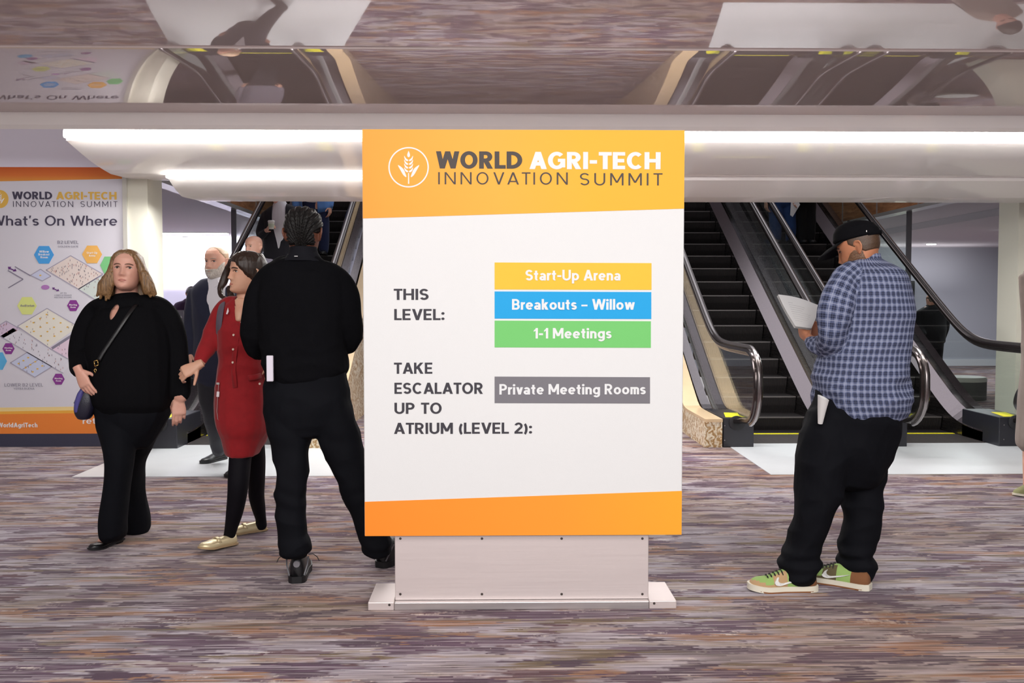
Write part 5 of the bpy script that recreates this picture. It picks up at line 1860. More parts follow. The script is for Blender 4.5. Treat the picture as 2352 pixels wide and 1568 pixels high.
# trainers with tan overlays, green panels, laces and the white hooked mark on the side
GREEN, TAN, WSOLE, GUM = mat('sage_green_suede', '8fae62', .85, bump=(300, .2), vary=.08), mat('tan_suede', 'b3926c', .9, bump=(300, .25), vary=.08), mat('off_white_rubber', 'dcd6c4', .5), mat('gum_rubber', '8a5a36', .5)
TAN_SHADED, BROWN = mat('shaded_tan_suede', '5d5338', .9, bump=(300, .25)), mat('rust_brown_suede', '7a4f30', .9, bump=(300, .25))  # first one is the tan suede with shade painted into its colour
M_LACE = mat('dark_lace', '25241f', .8)
M_SW = mat('white_leather', 'd9d9d6', .4)
for hx, hy, ang, dk in ((1873, 1361, 180, 0), (1997, 1361, 141, 1)):
    yy = GY(hx, hy) + .045
    a = math.radians(ang)
    so, SM = shoe(r, Vector((P(hx, hy, yy).x, yy, .0)), a, .325, .112, (.085, .085, .105, .072, .058), .030, GREEN, WSOLE, 'trainer', 0, toe=1.05)
    so['label'] = 'sage green and tan trainer with an off-white sole'
    me = so.data
    me.materials.append(TAN_SHADED if dk else TAN)
    me.materials.append(BROWN)
    inv = SM.inverted() @ Matrix.Translation(wloc(so))
    for p in me.polygons:
        q = inv @ p.center
        u = q.x / .325
        if (u > .80 and q.z < .052 + (u - .8) * .02) or u > .95 or (.44 < u < .66 and abs(q.y) > .018 and q.z < .10) or (.55 < u < .82 and q.z < .045):
            p.material_index = 1
        elif u < .24:
            p.material_index = 2
    # outsole
    us = np.linspace(.02, .98, 18)
    wid = np.interp(us, [0, .03, .12, .3, .5, .7, .85, .95, 1], np.array([.35, .58, .74, .76, .80, 1.0, .96, .64, .22])) * .112 / 2
    rs = np.interp(us, [0, .75, 1], [0, 0, .010])
    put('outsole', MB().rings([[SM @ Vector((u * .325, -w - .005, z0)), SM @ Vector((u * .325, w + .005, z0)), SM @ Vector((u * .325, w + .006, z0 + .007)), SM @ Vector((u * .325, -w - .006, z0 + .007))] for u, w, z0 in zip(us, wid, rs)]), GUM, so)
    sd = 1 if ang == 180 else 1
    # hooked mark
    out = [(.215, .048), (.205, .066), (.192, .074), (.196, .058), (.180, .048), (.150, .052), (.085, .066), (.150, .044), (.185, .036), (.205, .038)]
    sp_ = catmull(out + [out[0]], 3)[:-1]
    inv3 = SM.inverted()
    vs = np.array([tuple(inv @ v.co) for v in me.vertices])
    def side(x, z, s):
        m = vs[:, 1] * s > 0
        k = np.argmin((vs[m][:, 0] - x) ** 2 + (vs[m][:, 2] - z) ** 2)
        return vs[m][k, 1]
    for s in (1, -1):
        ring = [SM @ Vector((x, side(x, z, s) + s * .0048, z)) for x, z in sp_]
        ring2 = [SM @ Vector((x, side(x, z, s) - s * .003, z)) for x, z in sp_]
        put('side_mark', MB().rings([ring, ring2]), M_SW, so)
    mb = MB()
    for i in range(5):
        x = .168 + i * .017
        z = float(np.interp(x / .325, [.48, .7, .88], [.105, .076, .06])) + .003
        mb2 = MB().tube([SM @ Vector(p) for p in ((x, -.030, z - .022), (x + .004, -.016, z - .004), (x + .006, 0, z), (x + .004, .016, z - .004), (x, .030, z - .022))], .0036, n=8)
        put('lace', mb2, M_LACE, so, True)
# papers in his hand
Yq = Y + .17
pp = empty('paper_sheets', P(1830, 710, Yq), 'curling white printed sheets held by the man in the checked shirt', 'paper')
M_PAPER = mat('white_paper', 'dad9d8', .7)
M_PRINT = mat('grey_print', 'a9a7a9', .8)
def sheet_pt(u, v, off=0.0):
    """u across 0..1, v down 0..1 of the sheet"""
    tl, tr, br, bl = (1787, 676), (1868, 686), (1850, 752), (1827, 749)
    tr2 = (1886, 702)
    x = (1 - u) * ((1 - v) * tl[0] + v * bl[0]) + u * ((1 - v) * tr2[0] + v * (br[0] + 14))
    y = (1 - u) * ((1 - v) * tl[1] + v * bl[1]) + u * ((1 - v) * tr2[1] + v * (br[1] + 2))
    y += -5 * math.sin(PI * min(1, u * 1.1)) * (1 - v) * .9
    x += -2 * math.sin(PI * v) * (1 - u)
    d = -.05 + .10 * u + .05 * math.sin(2.2 * u + 2.4 * v) - .06 * v
    return P(x, y, Yq + d + off)
for k, off in enumerate((0, .006, .012)):
    n = 16
    g = [[sheet_pt(i / n, j / n, off) + Vector((-.003 * k, 0, -.004 * k)) for i in range(n + 1)] for j in range(n + 1)]
    mb = MB()
    vs = [p for row in g for p in row]
    nv = len(vs)
    mb.add(vs + [p + Vector((0, .0006, 0)) for p in vs], [q for j in range(n) for i in range(n) for q in ((j * (n + 1) + i, j * (n + 1) + i + 1, (j + 1) * (n + 1) + i + 1, (j + 1) * (n + 1) + i), tuple(nv + w for w in ((j + 1) * (n + 1) + i, (j + 1) * (n + 1) + i + 1, j * (n + 1) + i + 1, j * (n + 1) + i)))])
    put('sheet', mb, M_PAPER, pp, True, fix=False)
mb = MB()
for j in range(9):
    v = .22 + j * .072
    u1 = (.30, .62, .60, .55, .82, .80, .78, .74, .5)[j]
    a, b = sheet_pt(.18, v, -.0012), sheet_pt(u1, v, -.0012)
    m_ = [sheet_pt(.18 + (u1 - .18) * i / 8, v, -.0012) for i in range(9)]
    mb.rings([[p, p + Vector((0, 0, -.0012)), p + Vector((0, .0006, 0))] for p in m_])
put('print_lines', mb, M_PRINT, pp, fix=False)
# rolled paper in his pocket
rp_ = empty('rolled_paper', P(1884, 960, Y - .2), 'rolled white paper sticking out of the man in the checked shirt\u2019s pocket', 'paper')
a, b = P(1884, 972, Y - .17), P(1891, 913, Y - .21)
mb = MB()
n = 28
dirv = (b - a).normalized()
e1 = dirv.cross(Vector((0, 1, 0))).normalized()
e2 = dirv.cross(e1)
rings_ = []
for s in (0, .5, 1):
    c = a + (b - a) * s
    rr = .010 + .0135 * s
    ring = []
    for i in range(n):
        th = 2 * PI * 1.0 * i / n
        ring.append(c + e1 * math.cos(th) * rr * 1.15 + e2 * math.sin(th) * rr + dirv * (.012 * math.cos(th) if s == 1 else 0))
    rings_.append(ring)
mb.rings(rings_, cap=False)
rings2 = [[c0 + ((a + (b - a) * s) - c0) * .12 for c0 in ring] for s, ring in zip((0, .5, 1), rings_)]
mb.rings(rings2, cap=False)
mb.rings([rings_[2], rings2[2]], cap=False)
put('roll', mb, M_PAPER, rp_, True, fix=False)

# ======== bearded man in a navy suit, stepping off the left escalator
NAVY = cloth('navy_wool', '25283a', .85, (600, .2))
GREYT = cloth('dark_grey_wool', '2b2b31', .85, (600, .2))
WSHIRT = cloth('white_shirt_cotton', 'dcdbe0', .8, (500, .1), 0, .03)
SKB = skin('rosy_fair_skin', 'dba993', 'c98873')


def suited(Y, label, TORSO, ARMS, LEGS, HIPS, headpx, yaw, pitch, hsize, skin_m, jacket_m, trouser_m, shirt_px=None, hands=(), z=0.0, footz=0.0, voxel=.010, shoes=(), neck=None, shoe_m=None, jaw=1.0, face_kw=None, shirt_rows=None, straight=False):
    r = person(P(TORSO[0][0], 700, Y).x, Y, label, z)
    mb = MB()
    M = head_matrix(P(headpx[0], headpx[1], Y - .02), yaw, pitch, 0, hsize)
    V = add_head(mb, M, jaw=jaw)
    k = F_PX / Y
    T(mb, Y, [(headpx[0] + .01 * k, headpx[1] + .05 * k, .058 * k, .01, .06), (TORSO[0][0], headpx[1] + .13 * k, .062 * k, .01, .064), (TORSO[0][0], TORSO[0][1] + .04 * k, .066 * k, .01, .07)], k=3)
    for rows in (TORSO, HIPS, *ARMS, *LEGS): T(mb, Y, rows, shrink=.82)
    for h in hands: hand(mb, *h[0], **h[1])
    put('body', remesh(mb, voxel * .55, 3), skin_m, r, True)
    if face_kw is not None:
        face(r, V, M, **face_kw)
    if shirt_rows:
        mb = MB()
        T(mb, Y, shirt_rows)
        put('shirt', remesh(mb, voxel * .7, 3), WSHIRT, r, True)
    mb = MB()
    for rows in (TORSO, *ARMS): T(mb, Y, rows)
    me = remesh(mb, voxel, 6)
    folds(me, .010, (5, 5, 4), Y)
    if shirt_px:                                             # open front showing the shirt
        x0, x1, y0, y1 = shirt_px
        za, zb = P(0, y0, Y).z, P(0, y1, Y).z
        xa, xb = P(x0, y0, Y).x, P(x1, y0, Y).x
        def opening(c):
            u = (c.z - zb) / (za - zb)
            return c.y < Y - .02 and 0 < u < 1.4 and abs(c.x - (xa + xb) / 2) < (xb - xa) / 2 * (1 if straight else max(.12, min(1, u * 1.6)))
        cut(me, opening, 14)
    put('jacket', me, jacket_m, r, True, fix=False)
    mb = MB()
    for rows in (HIPS, *LEGS): T(mb, Y, rows)
    me = remesh(mb, voxel, 6)
    folds(me, .010, (6, 6, 4), Y * 2)
    put('trousers', me, trouser_m, r, True)
    for (hx, hy, yy, ang, lift) in shoes:
        shoe(r, Vector((P(hx, hy, yy).x, yy, lift)), math.radians(ang), .30, .10, (.075, .08, .075, .055, .042), .022, shoe_m or B_LEATHER, RUB, 'shoe')
    return r, V, M


Y = 7.72
k = F_PX / Y
r, V, M = suited(
    Y, 'bearded man in a navy suit jacket and white shirt behind the woman in red',
    [(500, 646, 24, .0, .07), (498, 654, 42, .0, .10), (497, 668, 56, .0, .12), (497, 700, 56, .0, .13), (497, 750, 52, .0, .13), (497, 800, 52, .0, .14), (499, 850, 53, .0, .14), (500, 872, 51, .0, .14)],
    [[(452, 668, 18, .0), (444, 700, 18, .0), (438, 745, 16, .01), (436, 785, 14.5, -.02), (437, 812, 12, -.04)], [(544, 668, 18, .0), (553, 710, 18, .02), (557, 760, 16, .06), (556, 805, 13, .08)]],
    [[(480, 865, 27, -.02, .10), (484, 920, 24, .0, .09), (492, 970, 20, .1, .08), (499, 1010, 17, .25, .075), (503, 1034, 15, .36, .07)], [(522, 865, 27, .02, .10), (536, 930, 23, -.1, .09), (546, 985, 19, -.16, .08), (554, 1040, 16, -.14, .075), (556, 1066, 15, -.12, .075)]],
    [(500, 842, 46, .0, .12), (501, 880, 47, .0, .12)],
    (498, 602), -20, 2, 1.10, SKB, NAVY, GREYT, (489, 526, 648, 790),
    [((P(437, 812, Y - .04), (-.05, -.1, -1), (.6, .5, 0)), dict(curl=(.5, .6, .6, .6), side=1, k=1.0)), ((P(556, 806, Y + .08), (.05, -.1, -1), (-.6, .5, 0)), dict(side=-1))],
    shoes=((517, 1046, 8.32, 246, .0), (558, 1080, 7.7, 262, .0)), face_kw=dict(iris='5a6470', brow='a8988a', lip='b5766a', brow_w=.003), jaw=1.05,
    shirt_rows=[(499, 640, 21, .0, .075), (499, 655, 30, -.01, .095), (499, 690, 40, -.01, .115), (499, 760, 40, -.01, .118), (499, 830, 40, -.01, .12)])
put('beard', shell(V, M, lambda x, y, z, *n: -.002 + np.clip(np.minimum((-.048 - z - np.clip(-y - .095, 0, 1) * .5 + np.clip(np.abs(x) - .05, 0, 1) * 2.0) / .01, (.0 - y) / .02), 0, 1) * (.012 - .010 * np.exp(-((z + .067) / .006) ** 2 - (x / .024) ** 2))), hair_mat('white_grey_beard', 'a39a90', 'd8d2c8', (200, 200, 60)), r, True)
put('hair', shell(V, M, lambda x, y, z, *n: -.002 + np.clip(np.minimum((z - .0 - np.clip(-y + .02, 0, 1) * .95) / .012, 9), 0, 1) * np.where(y > -.045, .0045, 0)), hair_mat('sandy_grey_hair', 'a08264', 'c0a284', (200, 200, 60)), r, True)
for sx_ in (1, -1):
    pts = [P(507 - sx_ * 8, 640, Y - .085), P(507 - sx_ * 16, 646, Y - .09), P(507 - sx_ * 14, 660, Y - .115), P(507 - sx_ * 3, 652, Y - .105)]
    mb = MB().rings([[p + Vector((0, -.003, 0)) for p in pts], [p + Vector((0, .003, 0)) for p in pts]])
    put('collar_wing', mb, WSHIRT, r)

# ======== bald man behind, standing on the first steps
Y = 10.62
k = F_PX / Y
zst = .34
rowf = lambda z_: P(0, 700, Y) and (692 - (z_ - 1.4) * k)
GREYJ = cloth('grey_blazer_wool', '77727e', .85, (600, .2))
r, V, M = suited(
    Y, 'bald man in a grey jacket, only his head and shoulder showing on the escalator',
    [(588, 597, 14, .0, .07), (590, 603, 30, .0, .10), (592, 613, 44, .0, .11), (592, 650, 43, .0, .12), (592, 700, 40, .0, .12), (592, 740, 41, .0, .12)],
    [[(554, 618, 12, .0), (548, 660, 12, .0), (546, 700, 10, .0), (548, 735, 9, -.03)], [(630, 618, 12, .0), (636, 660, 12, .0), (638, 700, 10, .0), (636, 735, 9, -.03)]],
    [[(578, 740, 17, .0, .09), (578, 800, 15, .0, .08), (578, 850, 13, .0, .07), (578, rowf(zst + .06), 11, .0, .06)], [(606, 740, 17, .0, .09), (606, 800, 15, .0, .08), (606, 850, 13, .0, .07), (606, rowf(zst + .06), 11, .0, .06)]],
    [(592, 722, 34, .0, .11), (592, 752, 34, .0, .11)],
    (583, 567), -32, 3, 1.07, SKB, GREYJ, GREYT, None, (((P(548, 735, Y - .03), (0, -.1, -1), (.8, .3, 0)), dict(side=1)), ((P(636, 735, Y - .03), (0, -.1, -1), (-.8, .3, 0)), dict(side=-1))),
    z=zst, shoes=((578, 0, Y + .1, 268, zst), (606, 0, Y + .1, 272, zst)), face_kw=dict(iris='5a4a40', brow='a07a5c', lip='b5766a', brow_w=.003), voxel=.012)

# ======== man with a coffee cup riding down
Y = 11.95
k = F_PX / Y
zst = .15 + .19 * round((Y - 10.05) / .329)
rowz = lambda z_: 692 - (z_ - 1.4) * k
CHARJ = cloth('charcoal_blazer', '26252b', .85, (600, .2))
r, V, M = suited(
    Y, 'man in a charcoal blazer and white shirt holding a coffee cup on the escalator',
    [(643, 468, 12, .0, .07), (644, 476, 28, .0, .10), (645, 487, 40, .0, .115), (645, 520, 39, .0, .125), (645, 560, 38, .0, .125), (645, 596, 39, .0, .13)],
    [[(612, 492, 11, .0), (603, 515, 11, .0), (598, 535, 10, -.03), (602, 540, 9, -.12), (612, 530, 8, -.20)], [(678, 492, 11, .0), (686, 525, 11, .0), (688, 560, 10, .0), (686, 590, 9, -.02)]],
    [[(632, 590, 16, .0, .09), (632, 620, 14, .0, .08), (632, rowz(zst + .06), 10, .0, .06)], [(658, 590, 16, .0, .09), (658, 620, 14, .0, .08), (658, rowz(zst + .06), 10, .0, .06)]],
    [(645, 580, 31, .0, .11), (645, 604, 31, .0, .11)],
    (638, 446), -14, 8, 1.0, SKB, CHARJ, cloth('black_wool', '0e0e11', .85), (629, 660, 470, 575),
    [((P(612, 530, Y - .20), (.5, -.5, .55), (.75, .3, -.3)), dict(curl=(.7, .75, .8, .8), side=-1)), ((P(686, 590, Y), (0, -.1, -1), (-.8, .3, 0)), dict(side=-1))],
    z=zst, shoes=((632, 0, Y + .1, 268, zst), (658, 0, Y + .1, 272, zst)), face_kw=dict(iris='5a4a40', brow='6b5a4c', lip='b5766a'), voxel=.012,
    shirt_rows=[(644, 464, 13, .0, .078), (644, 474, 18, -.01, .095), (645, 500, 28, -.01, .115), (645, 555, 28, -.01, .118), (645, 572, 26, -.01, .115)])
put('hair', shell(V, M, lambda x, y, z, *n: -.002 + np.clip((z - .01 - np.clip(-y + .02, 0, 1) * .7) / .012, 0, 1) * .012), hair_mat('brown_grey_hair', '4d4038', '857566', (200, 200, 60)), r, True)
cup = empty('coffee_cup', P(622, 520, Y - .27), 'white paper coffee cup with a lid in the riding man\u2019s hand', 'cup')
c0, c1 = P(623, 526, Y - .28), P(623, 509, Y - .28)
put('cup_body', MB().tube([c0, c1], [.030, .041], n=24), mat('white_paper_cup', 'e4e4dc', .6), cup, True, 40)
put('sleeve', MB().tube([c0 + (c1 - c0) * .2, c0 + (c1 - c0) * .7], [.0335, .0390], n=24), mat('pale_green_sleeve', 'c9d2bb', .7), cup, True, 40)
put('lid', MB().tube([c1, c1 + Vector((0, 0, .006)), c1 + Vector((0, 0, .016))], [.044, .043, .036], n=24), mat('white_lid', 'e9e9e6', .4), cup, True, 40)

# ======== man in a light blue jacket, higher on the same escalator
Y = 13.27
k = F_PX / Y
zst = .15 + .19 * round((Y - 10.05) / .329)
BLUEJ = cloth('sky_blue_jacket', '5c86c4', .8, (600, .2))
JEANS = cloth('indigo_denim', '232a4a', .85, (500, .25))
r, V, M = suited(
    Y, 'man in an open sky blue jacket and jeans, higher on the left escalator',
    [(718, 362, 11, .0, .07), (718, 370, 26, .0, .10), (718, 382, 36, .0, .11), (720, 420, 36, .0, .12), (724, 455, 38, .0, .13), (727, 482, 37, .0, .13)],
    [[(686, 386, 10, .0), (680, 420, 10, .0), (678, 450, 9, .0), (680, 474, 8, -.04)], [(750, 386, 10, .0), (758, 420, 10, .0), (760, 450, 9, .0), (758, 474, 8, -.04)]],
    [[(712, 478, 15, .0, .09), (712, 530, 13, .0, .08), (714, 570, 12, .0, .07), (714, rowz(0) * 0 + 692 - (zst + .05 - 1.4) * k, 10, .0, .06)], [(740, 478, 15, .0, .09), (743, 530, 13, .0, .08), (743, 570, 12, .0, .07), (742, 692 - (zst + .05 - 1.4) * k, 10, .0, .06)]],
    [(724, 462, 30, .0, .11), (726, 486, 30, .0, .11)],
    (716, 338), 6, 4, 1.0, SKB, BLUEJ, JEANS, (697, 732, 376, 500), (((P(680, 474, Y - .04), (0, -.1, -1), (.8, .3, 0)), dict(side=1)), ((P(758, 474, Y - .04), (0, -.1, -1), (-.8, .3, 0)), dict(side=-1))),
    z=zst, shoes=((714, 0, Y + .1, 268, zst), (742, 0, Y + .1, 272, zst)), voxel=.012,
    shirt_rows=[(718, 358, 12, .0, .078), (718, 372, 20, -.01, .09), (720, 420, 26, -.01, .112), (722, 462, 25, -.01, .115)], straight=True)
put('hair', shell(V, M, lambda x, y, z, *n: -.002 + np.clip((z - .01 - np.clip(-y + .02, 0, 1) * .7) / .012, 0, 1) * .012), hair_mat('brown_grey_hair', '4d4038', '857566', (200, 200, 60)), r, True)

# ======== two people on the right-hand escalator, cut off by the soffit
Y = 13.6
k = F_PX / Y
zst = .15 + .19 * round((Y - 10.05) / .329)
rf = 692 - (zst + .05 - 1.4) * k
JBLUE = cloth('mid_blue_denim', '26406f', .85, (500, .25))
r, V, M = suited(
    Y, 'person in blue jeans and a dark blue jacket on the rightmost escalator',
    [(1796, 352, 11, .0, .07), (1796, 360, 26, .0, .10), (1796, 372, 35, .0, .11), (1796, 420, 34, .0, .12), (1796, 462, 33, .0, .12)],
    [[(1764, 376, 10, .0), (1758, 410, 10, .0), (1757, 440, 9, .0), (1759, 462, 8, -.04)], [(1828, 376, 10, .0), (1835, 410, 10, .0), (1834, 438, 9, -.06), (1826, 456, 8, -.14)]],
    [[(1783, 455, 17, .0, .09), (1781, 505, 14, .0, .08), (1782, 540, 12, .0, .07), (1782, rf, 11, .0, .06)], [(1808, 455, 17, .0, .09), (1814, 505, 14, .0, .08), (1816, 535, 12, .0, .07), (1815, rf, 11, .0, .06)]],
    [(1796, 440, 30, .0, .11), (1796, 468, 30, .0, .11)],
    (1796, 328), 4, 4, 1.0, SKB, cloth('dark_blue_jacket', '1d2a52', .85), JBLUE, None, (((P(1759, 462, Y - .04), (0, -.1, -1), (.8, .3, 0)), dict(side=1)), ((P(1826, 456, Y - .14), (-.3, -.4, -.8), (.3, -.8, 0)), dict(side=-1))),
    z=zst, shoes=((1782, 0, Y + .1, 268, zst), (1815, 0, Y + .1, 272, zst)), voxel=.012)
put('hair', shell(V, M, lambda x, y, z, *n: -.002 + np.clip((z - .01 - np.clip(-y + .02, 0, 1) * .7) / .012, 0, 1) * .012), hair_mat('dark_brown_hair', '1c120d', '4a3122'), r, True)
fo = put('document_folder', MB().prism([(P(x, y, Y - .2).x, P(x, y, Y - .2).z) for x, y in ((1818, 447), (1829, 455), (1837, 470), (1820, 498), (1815, 494))], 1, Y - .215, Y - .195), mat('white_card', 'd5d6d8', .6), None)
tag(fo, 'white folder carried by the person in jeans on the right escalator', 'folder')
r, V, M = suited(
    Y, 'person dressed in black beside the jeans wearer on the rightmost escalator',
    [(1849, 356, 10, .0, .07), (1849, 364, 22, .0, .10), (1849, 376, 28, .0, .11), (1849, 420, 27, .0, .12), (1850, 462, 26, .0, .12)],
    [[(1826, 380, 9, .02), (1824, 415, 9, .02), (1828, 445, 8, -.06), (1840, 456, 7, -.14)], [(1872, 380, 9, .02), (1874, 415, 9, .02), (1870, 445, 8, -.06), (1858, 456, 7, -.14)]],
    [[(1842, 455, 14, .0, .09), (1842, 510, 13, .0, .08), (1843, rf, 11, .0, .06)], [(1860, 455, 14, .0, .09), (1860, 510, 13, .0, .08), (1860, rf, 11, .0, .06)]],
    [(1850, 445, 24, .0, .11), (1850, 470, 24, .0, .11)],
    (1849, 332), -6, 4, .98, SKP, cloth('black_wool', '0e0e11', .85), cloth('black_wool', '0e0e11', .85), None, (((P(1840, 455, Y - .15), (.6, -.3, -.3), (0, -.6, .6)), dict(side=1)), ((P(1858, 455, Y - .15), (-.6, -.3, -.3), (0, -.6, .6)), dict(side=-1))),
    z=zst, shoes=((1843, 0, Y + .1, 268, zst), (1860, 0, Y + .1, 272, zst)), voxel=.012)
put('hair', shell(V, M, lambda x, y, z, *n: -.002 + np.clip((z - .01 - np.clip(-y + .02, 0, 1) * .7) / .012, 0, 1) * .012), hair_mat('dark_brown_hair', '1c120d', '4a3122'), r, True)

# ======== far man in a dark suit walking away in the right-hand room
Y = 15.2
k = F_PX / Y
r, V, M = suited(
    Y, 'balding man in a dark suit walking away in the blue grey room',
    [(2138, 699, 10, .0, .07), (2139, 704, 24, .0, .10), (2140, 714, 34, .0, .11), (2141, 745, 33, .0, .12), (2141, 785, 30, .0, .12)],
    [[(2114, 718, 10, .0), (2110, 735, 10, .0), (2113, 755, 9, -.05), (2120, 768, 8, -.12)], [(2167, 718, 10, .0), (2172, 740, 10, .0), (2169, 760, 9, .02), (2163, 778, 8, .05)]],
    [[(2130, 785, 14, .0, .09), (2130, 830, 12, .0, .08), (2130, 885, 10, .0, .06)], [(2152, 785, 14, .0, .09), (2153, 830, 12, .05, .08), (2154, 880, 10, .1, .06)]],
    [(2141, 775, 26, .0, .11), (2141, 795, 26, .0, .11)],
    (2140, 691), 190, 10, 1.0, SKB, cloth('black_suit', '111216', .85), cloth('black_suit', '111216', .85), None, (((P(2120, 768, Y - .12), (.2, -.2, -1), (.8, 0, 0)), dict(side=-1)), ((P(2163, 778, Y + .05), (0, -.1, -1), (-.8, 0, 0)), dict(side=1))),
    shoes=((2130, 890, Y - .05, 90, 0), (2154, 886, Y + .1, 90, 0)), voxel=.012)
put('hair', shell(V, M, lambda x, y, z, *n: -.002 + np.clip((z + .03 - np.clip(-y + .05, 0, 1) * .9) / .012, 0, 1) * (z < .06) * .006), hair_mat('brown_grey_hair', '4d4038', '857566', (200, 200, 60)), r, True)

# ======== seated person at the desk in the left-hand room
Y = 14.2
r, V, M = suited(
    Y, 'person in purple bent over the desk in the left room',
    [(430, 690, 9, .0, .07), (430, 694, 22, .0, .10), (430, 702, 30, .0, .11), (430, 730, 30, .0, .12), (430, 765, 29, .0, .12)],
    [[(405, 706, 9, .0), (400, 728, 9, .0), (404, 740, 8, -.1), (414, 742, 7, -.2)], [(456, 706, 9, .0), (460, 728, 9, .0), (456, 740, 8, -.1), (446, 742, 7, -.2)]],
    [[(420, 775, 13, -.1, .08), (420, 835, 12, -.1, .07), (420, 885, 9, .0, .06)], [(442, 775, 13, -.1, .08), (442, 835, 12, -.1, .07), (442, 885, 9, .0, .06)]],
    [(431, 755, 26, .0, .12), (431, 785, 27, -.05, .12)],
    (440, 676), 20, 35, .95, SKP, cloth('purple_cotton', '4a3452', .85), GREYT, None, (((P(414, 742, Y - .2), (.4, -.7, 0), (0, 0, -1)), dict(side=-1)), ((P(446, 742, Y - .2), (-.4, -.7, 0), (0, 0, -1)), dict(side=1))),
    shoes=((420, 888, Y + .05, 268, 0), (442, 888, Y + .05, 272, 0)), voxel=.012)
put('hair', shell(V, M, lambda x, y, z, *n: -.002 + np.clip((z - .0 - np.clip(-y + .02, 0, 1) * .7) / .012, 0, 1) * .014), hair_mat('dark_brown_hair', '1c120d', '4a3122'), r, True)
Yd = 13.75
dk_ = empty('reception_desk', P(420, 860, Yd), 'dark desk in the left room behind the woman in black', 'desk')
a, b = P(380, 745, Yd), P(460, 745, Yd)
put('desk_top', MB().box((a.x - .4, Yd - .35, a.z - .03), (b.x + .3, Yd + .25, a.z)), mat('dark_desk_laminate', '35343c', .4), dk_)
put('front_panel', MB().box((a.x - .38, Yd - .30, 0), (b.x + .28, Yd - .27, a.z - .031)), mat('dark_desk_laminate', '35343c', .4), dk_)
for x in (a.x - .36, b.x + .24):
    put('leg', MB().box((x, Yd - .26, 0), (x + .04, Yd + .22, a.z - .031)), mat('dark_desk_laminate', '35343c', .4), dk_)
lp = empty('laptop', (P(410, 745, Yd).x, Yd - .2, a.z), 'silver laptop open on the dark desk', 'laptop')
q0, q1 = P(394, 744, Yd - .2), P(425, 712, Yd - .2)
put('screen_lid', MB().prism([(Yd - .22, a.z + .002), (Yd - .235, a.z + .002), (Yd - .275, q1.z), (Yd - .26, q1.z)], 0, q0.x, q1.x), mat('silver_aluminium', 'a9a9ae', .35, .7), lp)
put('keyboard_base', MB().box((q0.x, Yd - .22, a.z + .0005), (q1.x, Yd + .0, a.z + .014)), mat('silver_aluminium', 'a9a9ae', .35, .7), lp)
put('lid_mark', MB().tube([P(417, 727, Yd - .256), P(417, 727, Yd - .2575)], .016, n=16, up=(0, 0, 1)), mat('pale_mark', 'dcdce0', .3), lp)

# ======== person half out of the picture at the right edge
Y = 6.75
r = person(P(2410, 1150, Y).x, Y, 'person in a long taupe coat cut off by the right edge of the picture')
TAUPE = cloth('taupe_wool', '8b7f78', .9, (500, .3))
COAT = [(2412, 600, 20, .0, .07), (2412, 610, 44, .0, .10), (2412, 630, 60, .0, .115), (2410, 700, 60, .0, .13), (2408, 800, 58, .0, .13), (2404, 900, 60, .0, .15), (2400, 1000, 62, .0, .16), (2400, 1016, 60, .0, .16)]
ARM_L = [(2360, 634, 20, .0), (2362, 700, 20, .0), (2364, 780, 17, .02), (2366, 850, 14, .0)]
ARM_R = [(2462, 634, 20, .0), (2470, 700, 20, .0), (2472, 780, 17, -.02), (2470, 850, 14, -.05)]
LEG1 = [(2376, 1000, 24, .0, .08), (2370, 1060, 19, .0, .06), (2366, 1110, 14, .0, .05), (2364, 1130, 13, .0, .045)]
LEG2 = [(2430, 1000, 24, .1, .08), (2430, 1050, 19, .12, .06), (2432, 1100, 14, .14, .05), (2432, 1118, 13, .14, .045)]
mb = MB()
M = head_matrix(P(2412, 545, Y), -30, 0, 0, 1.0)
V = add_head(mb, M)
T(mb, Y, [(2412, 570, 18, .01, .06), (2412, 600, 20, .01, .06), (2412, 620, 24, .01, .06)], k=3)
for rows in (COAT, ARM_L, ARM_R): T(mb, Y, rows, shrink=.82)
for rows in (LEG1, LEG2): T(mb, Y, rows)
hand(mb, P(2366, 852, Y), (0, -.1, -1), (.8, .3, 0), side=1)
hand(mb, P(2470, 852, Y - .05), (0, -.1, -1), (-.8, .3, 0), side=-1)
put('body', remesh(mb, .006, 3), SKW, r, True)
face(r, V, M)
mb = MB()
for rows in (COAT, ARM_L, ARM_R): T(mb, Y, rows)
me = remesh(mb, .010, 4)
folds(me, .012, (6, 6, 2), 1.0)
put('coat', me, TAUPE, r, True)
put('hair', shell(V, M, lambda x, y, z, *n: -.002 + np.clip((z + .02 - np.clip(-y + .02, 0, 1) * .9) / .012, 0, 1) * .014), hair_mat('dark_brown_hair', '1c120d', '4a3122'), r, True)
for hx, hy, yy in ((2372, 1136, Y - .0), (2436, 1122, Y + .16)):
    shoe(r, Vector((P(hx, hy, yy).x, yy, .0)), math.radians(215), .25, .09, (.07, .075, .07, .055, .045), .016, mat('olive_canvas', '8c8c62', .85, bump=(400, .2)), WSOLE, 'shoe')
bg = empty('shoulder_bag', P(2346, 940, Y + .05), 'black bag behind the taupe coat at the right edge', 'bag')
mb = MB()
T(mb, Y + .12, [(2352, 885, 4, 0, .04), (2347, 905, 11, 0, .06), (2345, 928, 13, 0, .07), (2348, 945, 8, 0, .05)])
put('bag_body', remesh(mb, .006, 4), B_LEATHER, bg, True)
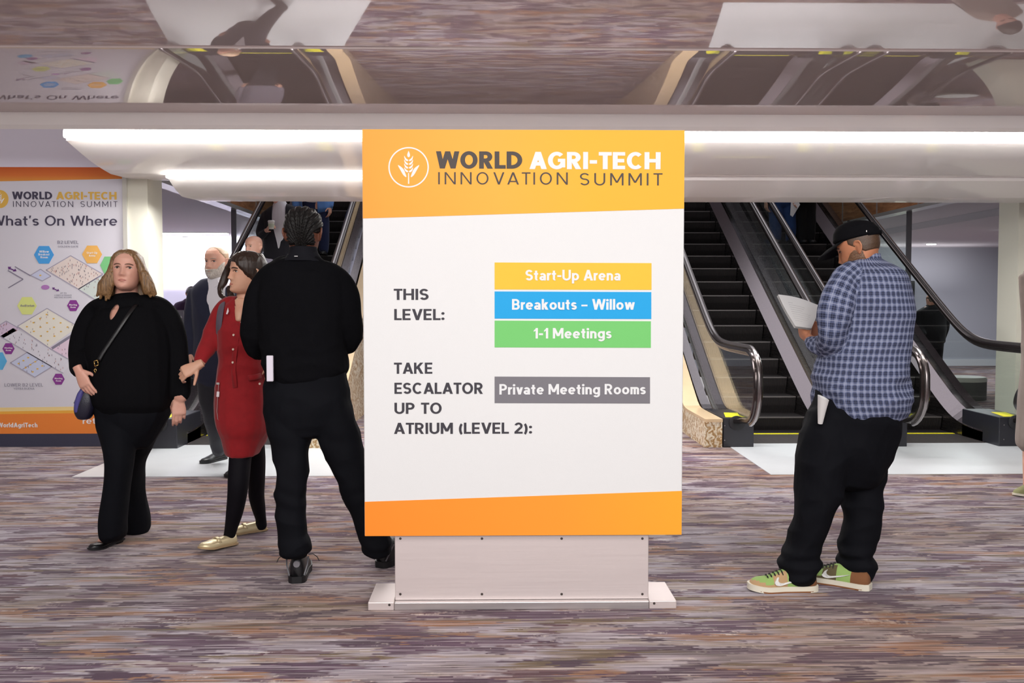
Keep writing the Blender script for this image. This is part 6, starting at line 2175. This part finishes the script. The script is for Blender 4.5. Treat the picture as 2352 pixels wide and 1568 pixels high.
put('strap', strap([P(x, y, Y + d) for x, y, d in ((2352, 890, .12), (2352, 800, .15), (2356, 700, .15), (2362, 618, .04))], .02, .005, (-1, 0, 0)), B_LEATHER, bg, True)

# ---------------------------------------------------------------- remaining furniture of the right-hand room
Yw = 20.18
sc_ = empty('wall_screen', P(2088, 680, Yw), 'black framed screen on the far wall behind the checked shirt', 'screen')
a, b = P(2040, 712, Yw), P(2099, 645, Yw)
put('frame', bevel_box((a.x, Yw - .06, a.z), (b.x, Yw - .005, b.z), .01, 1), mat('black_frame', '131315', .4), sc_)
put('display', MB().box((a.x + .06, Yw - .064, a.z + .06), (b.x - .10, Yw - .061, b.z - .10)), emit('screen_glow', 'dfe9c8', 1.6), sc_)
Yo = 12.9
ot = empty('ottoman', P(2240, 925, Yo), 'pale topped round ottoman beyond the rightmost escalator', 'seat')
c = P(2240, 925, Yo)
c.z = 0
R_ = 52 / F_PX * Yo
put('base', MB().tube([c + Vector((0, .35, .0)), c + Vector((0, .35, .26))], R_, R_ * .9, n=40), mat('grey_green_vinyl', '5f625e', .6), ot, True, 40)
put('seat_pad', MB().tube([c + Vector((0, .35, .262)), c + Vector((0, .35, .30)), c + Vector((0, .35, .325))], [R_ * 1.01, R_ * 1.01, R_ * .96], [R_ * .91, R_ * .91, R_ * .86], n=40), mat('pale_vinyl', 'c9ccc0', .4), ot, True, 40)
Ye = 15.4
ex = empty('exit_sign', P(2330, 560, Ye), 'green exit sign hanging beside the right-hand column', 'sign')
a, b = P(2326, 572, Ye), P(2362, 548, Ye)
put('casing', MB().box((a.x - .01, Ye, a.z - .01), (b.x + .01, Ye + .04, b.z + .01)), mat('dark_casing', '22302a', .5), ex)
put('display', MB().box((a.x, Ye - .006, a.z), (b.x, Ye - .0005, b.z)), emit('exit_green', '1fd07a', 1.5), ex)
put('hanger', MB().box(((a.x + b.x) / 2 - .01, Ye + .01, b.z + .011), ((a.x + b.x) / 2 + .01, Ye + .03, ZC - .101)), M_ALU, ex)
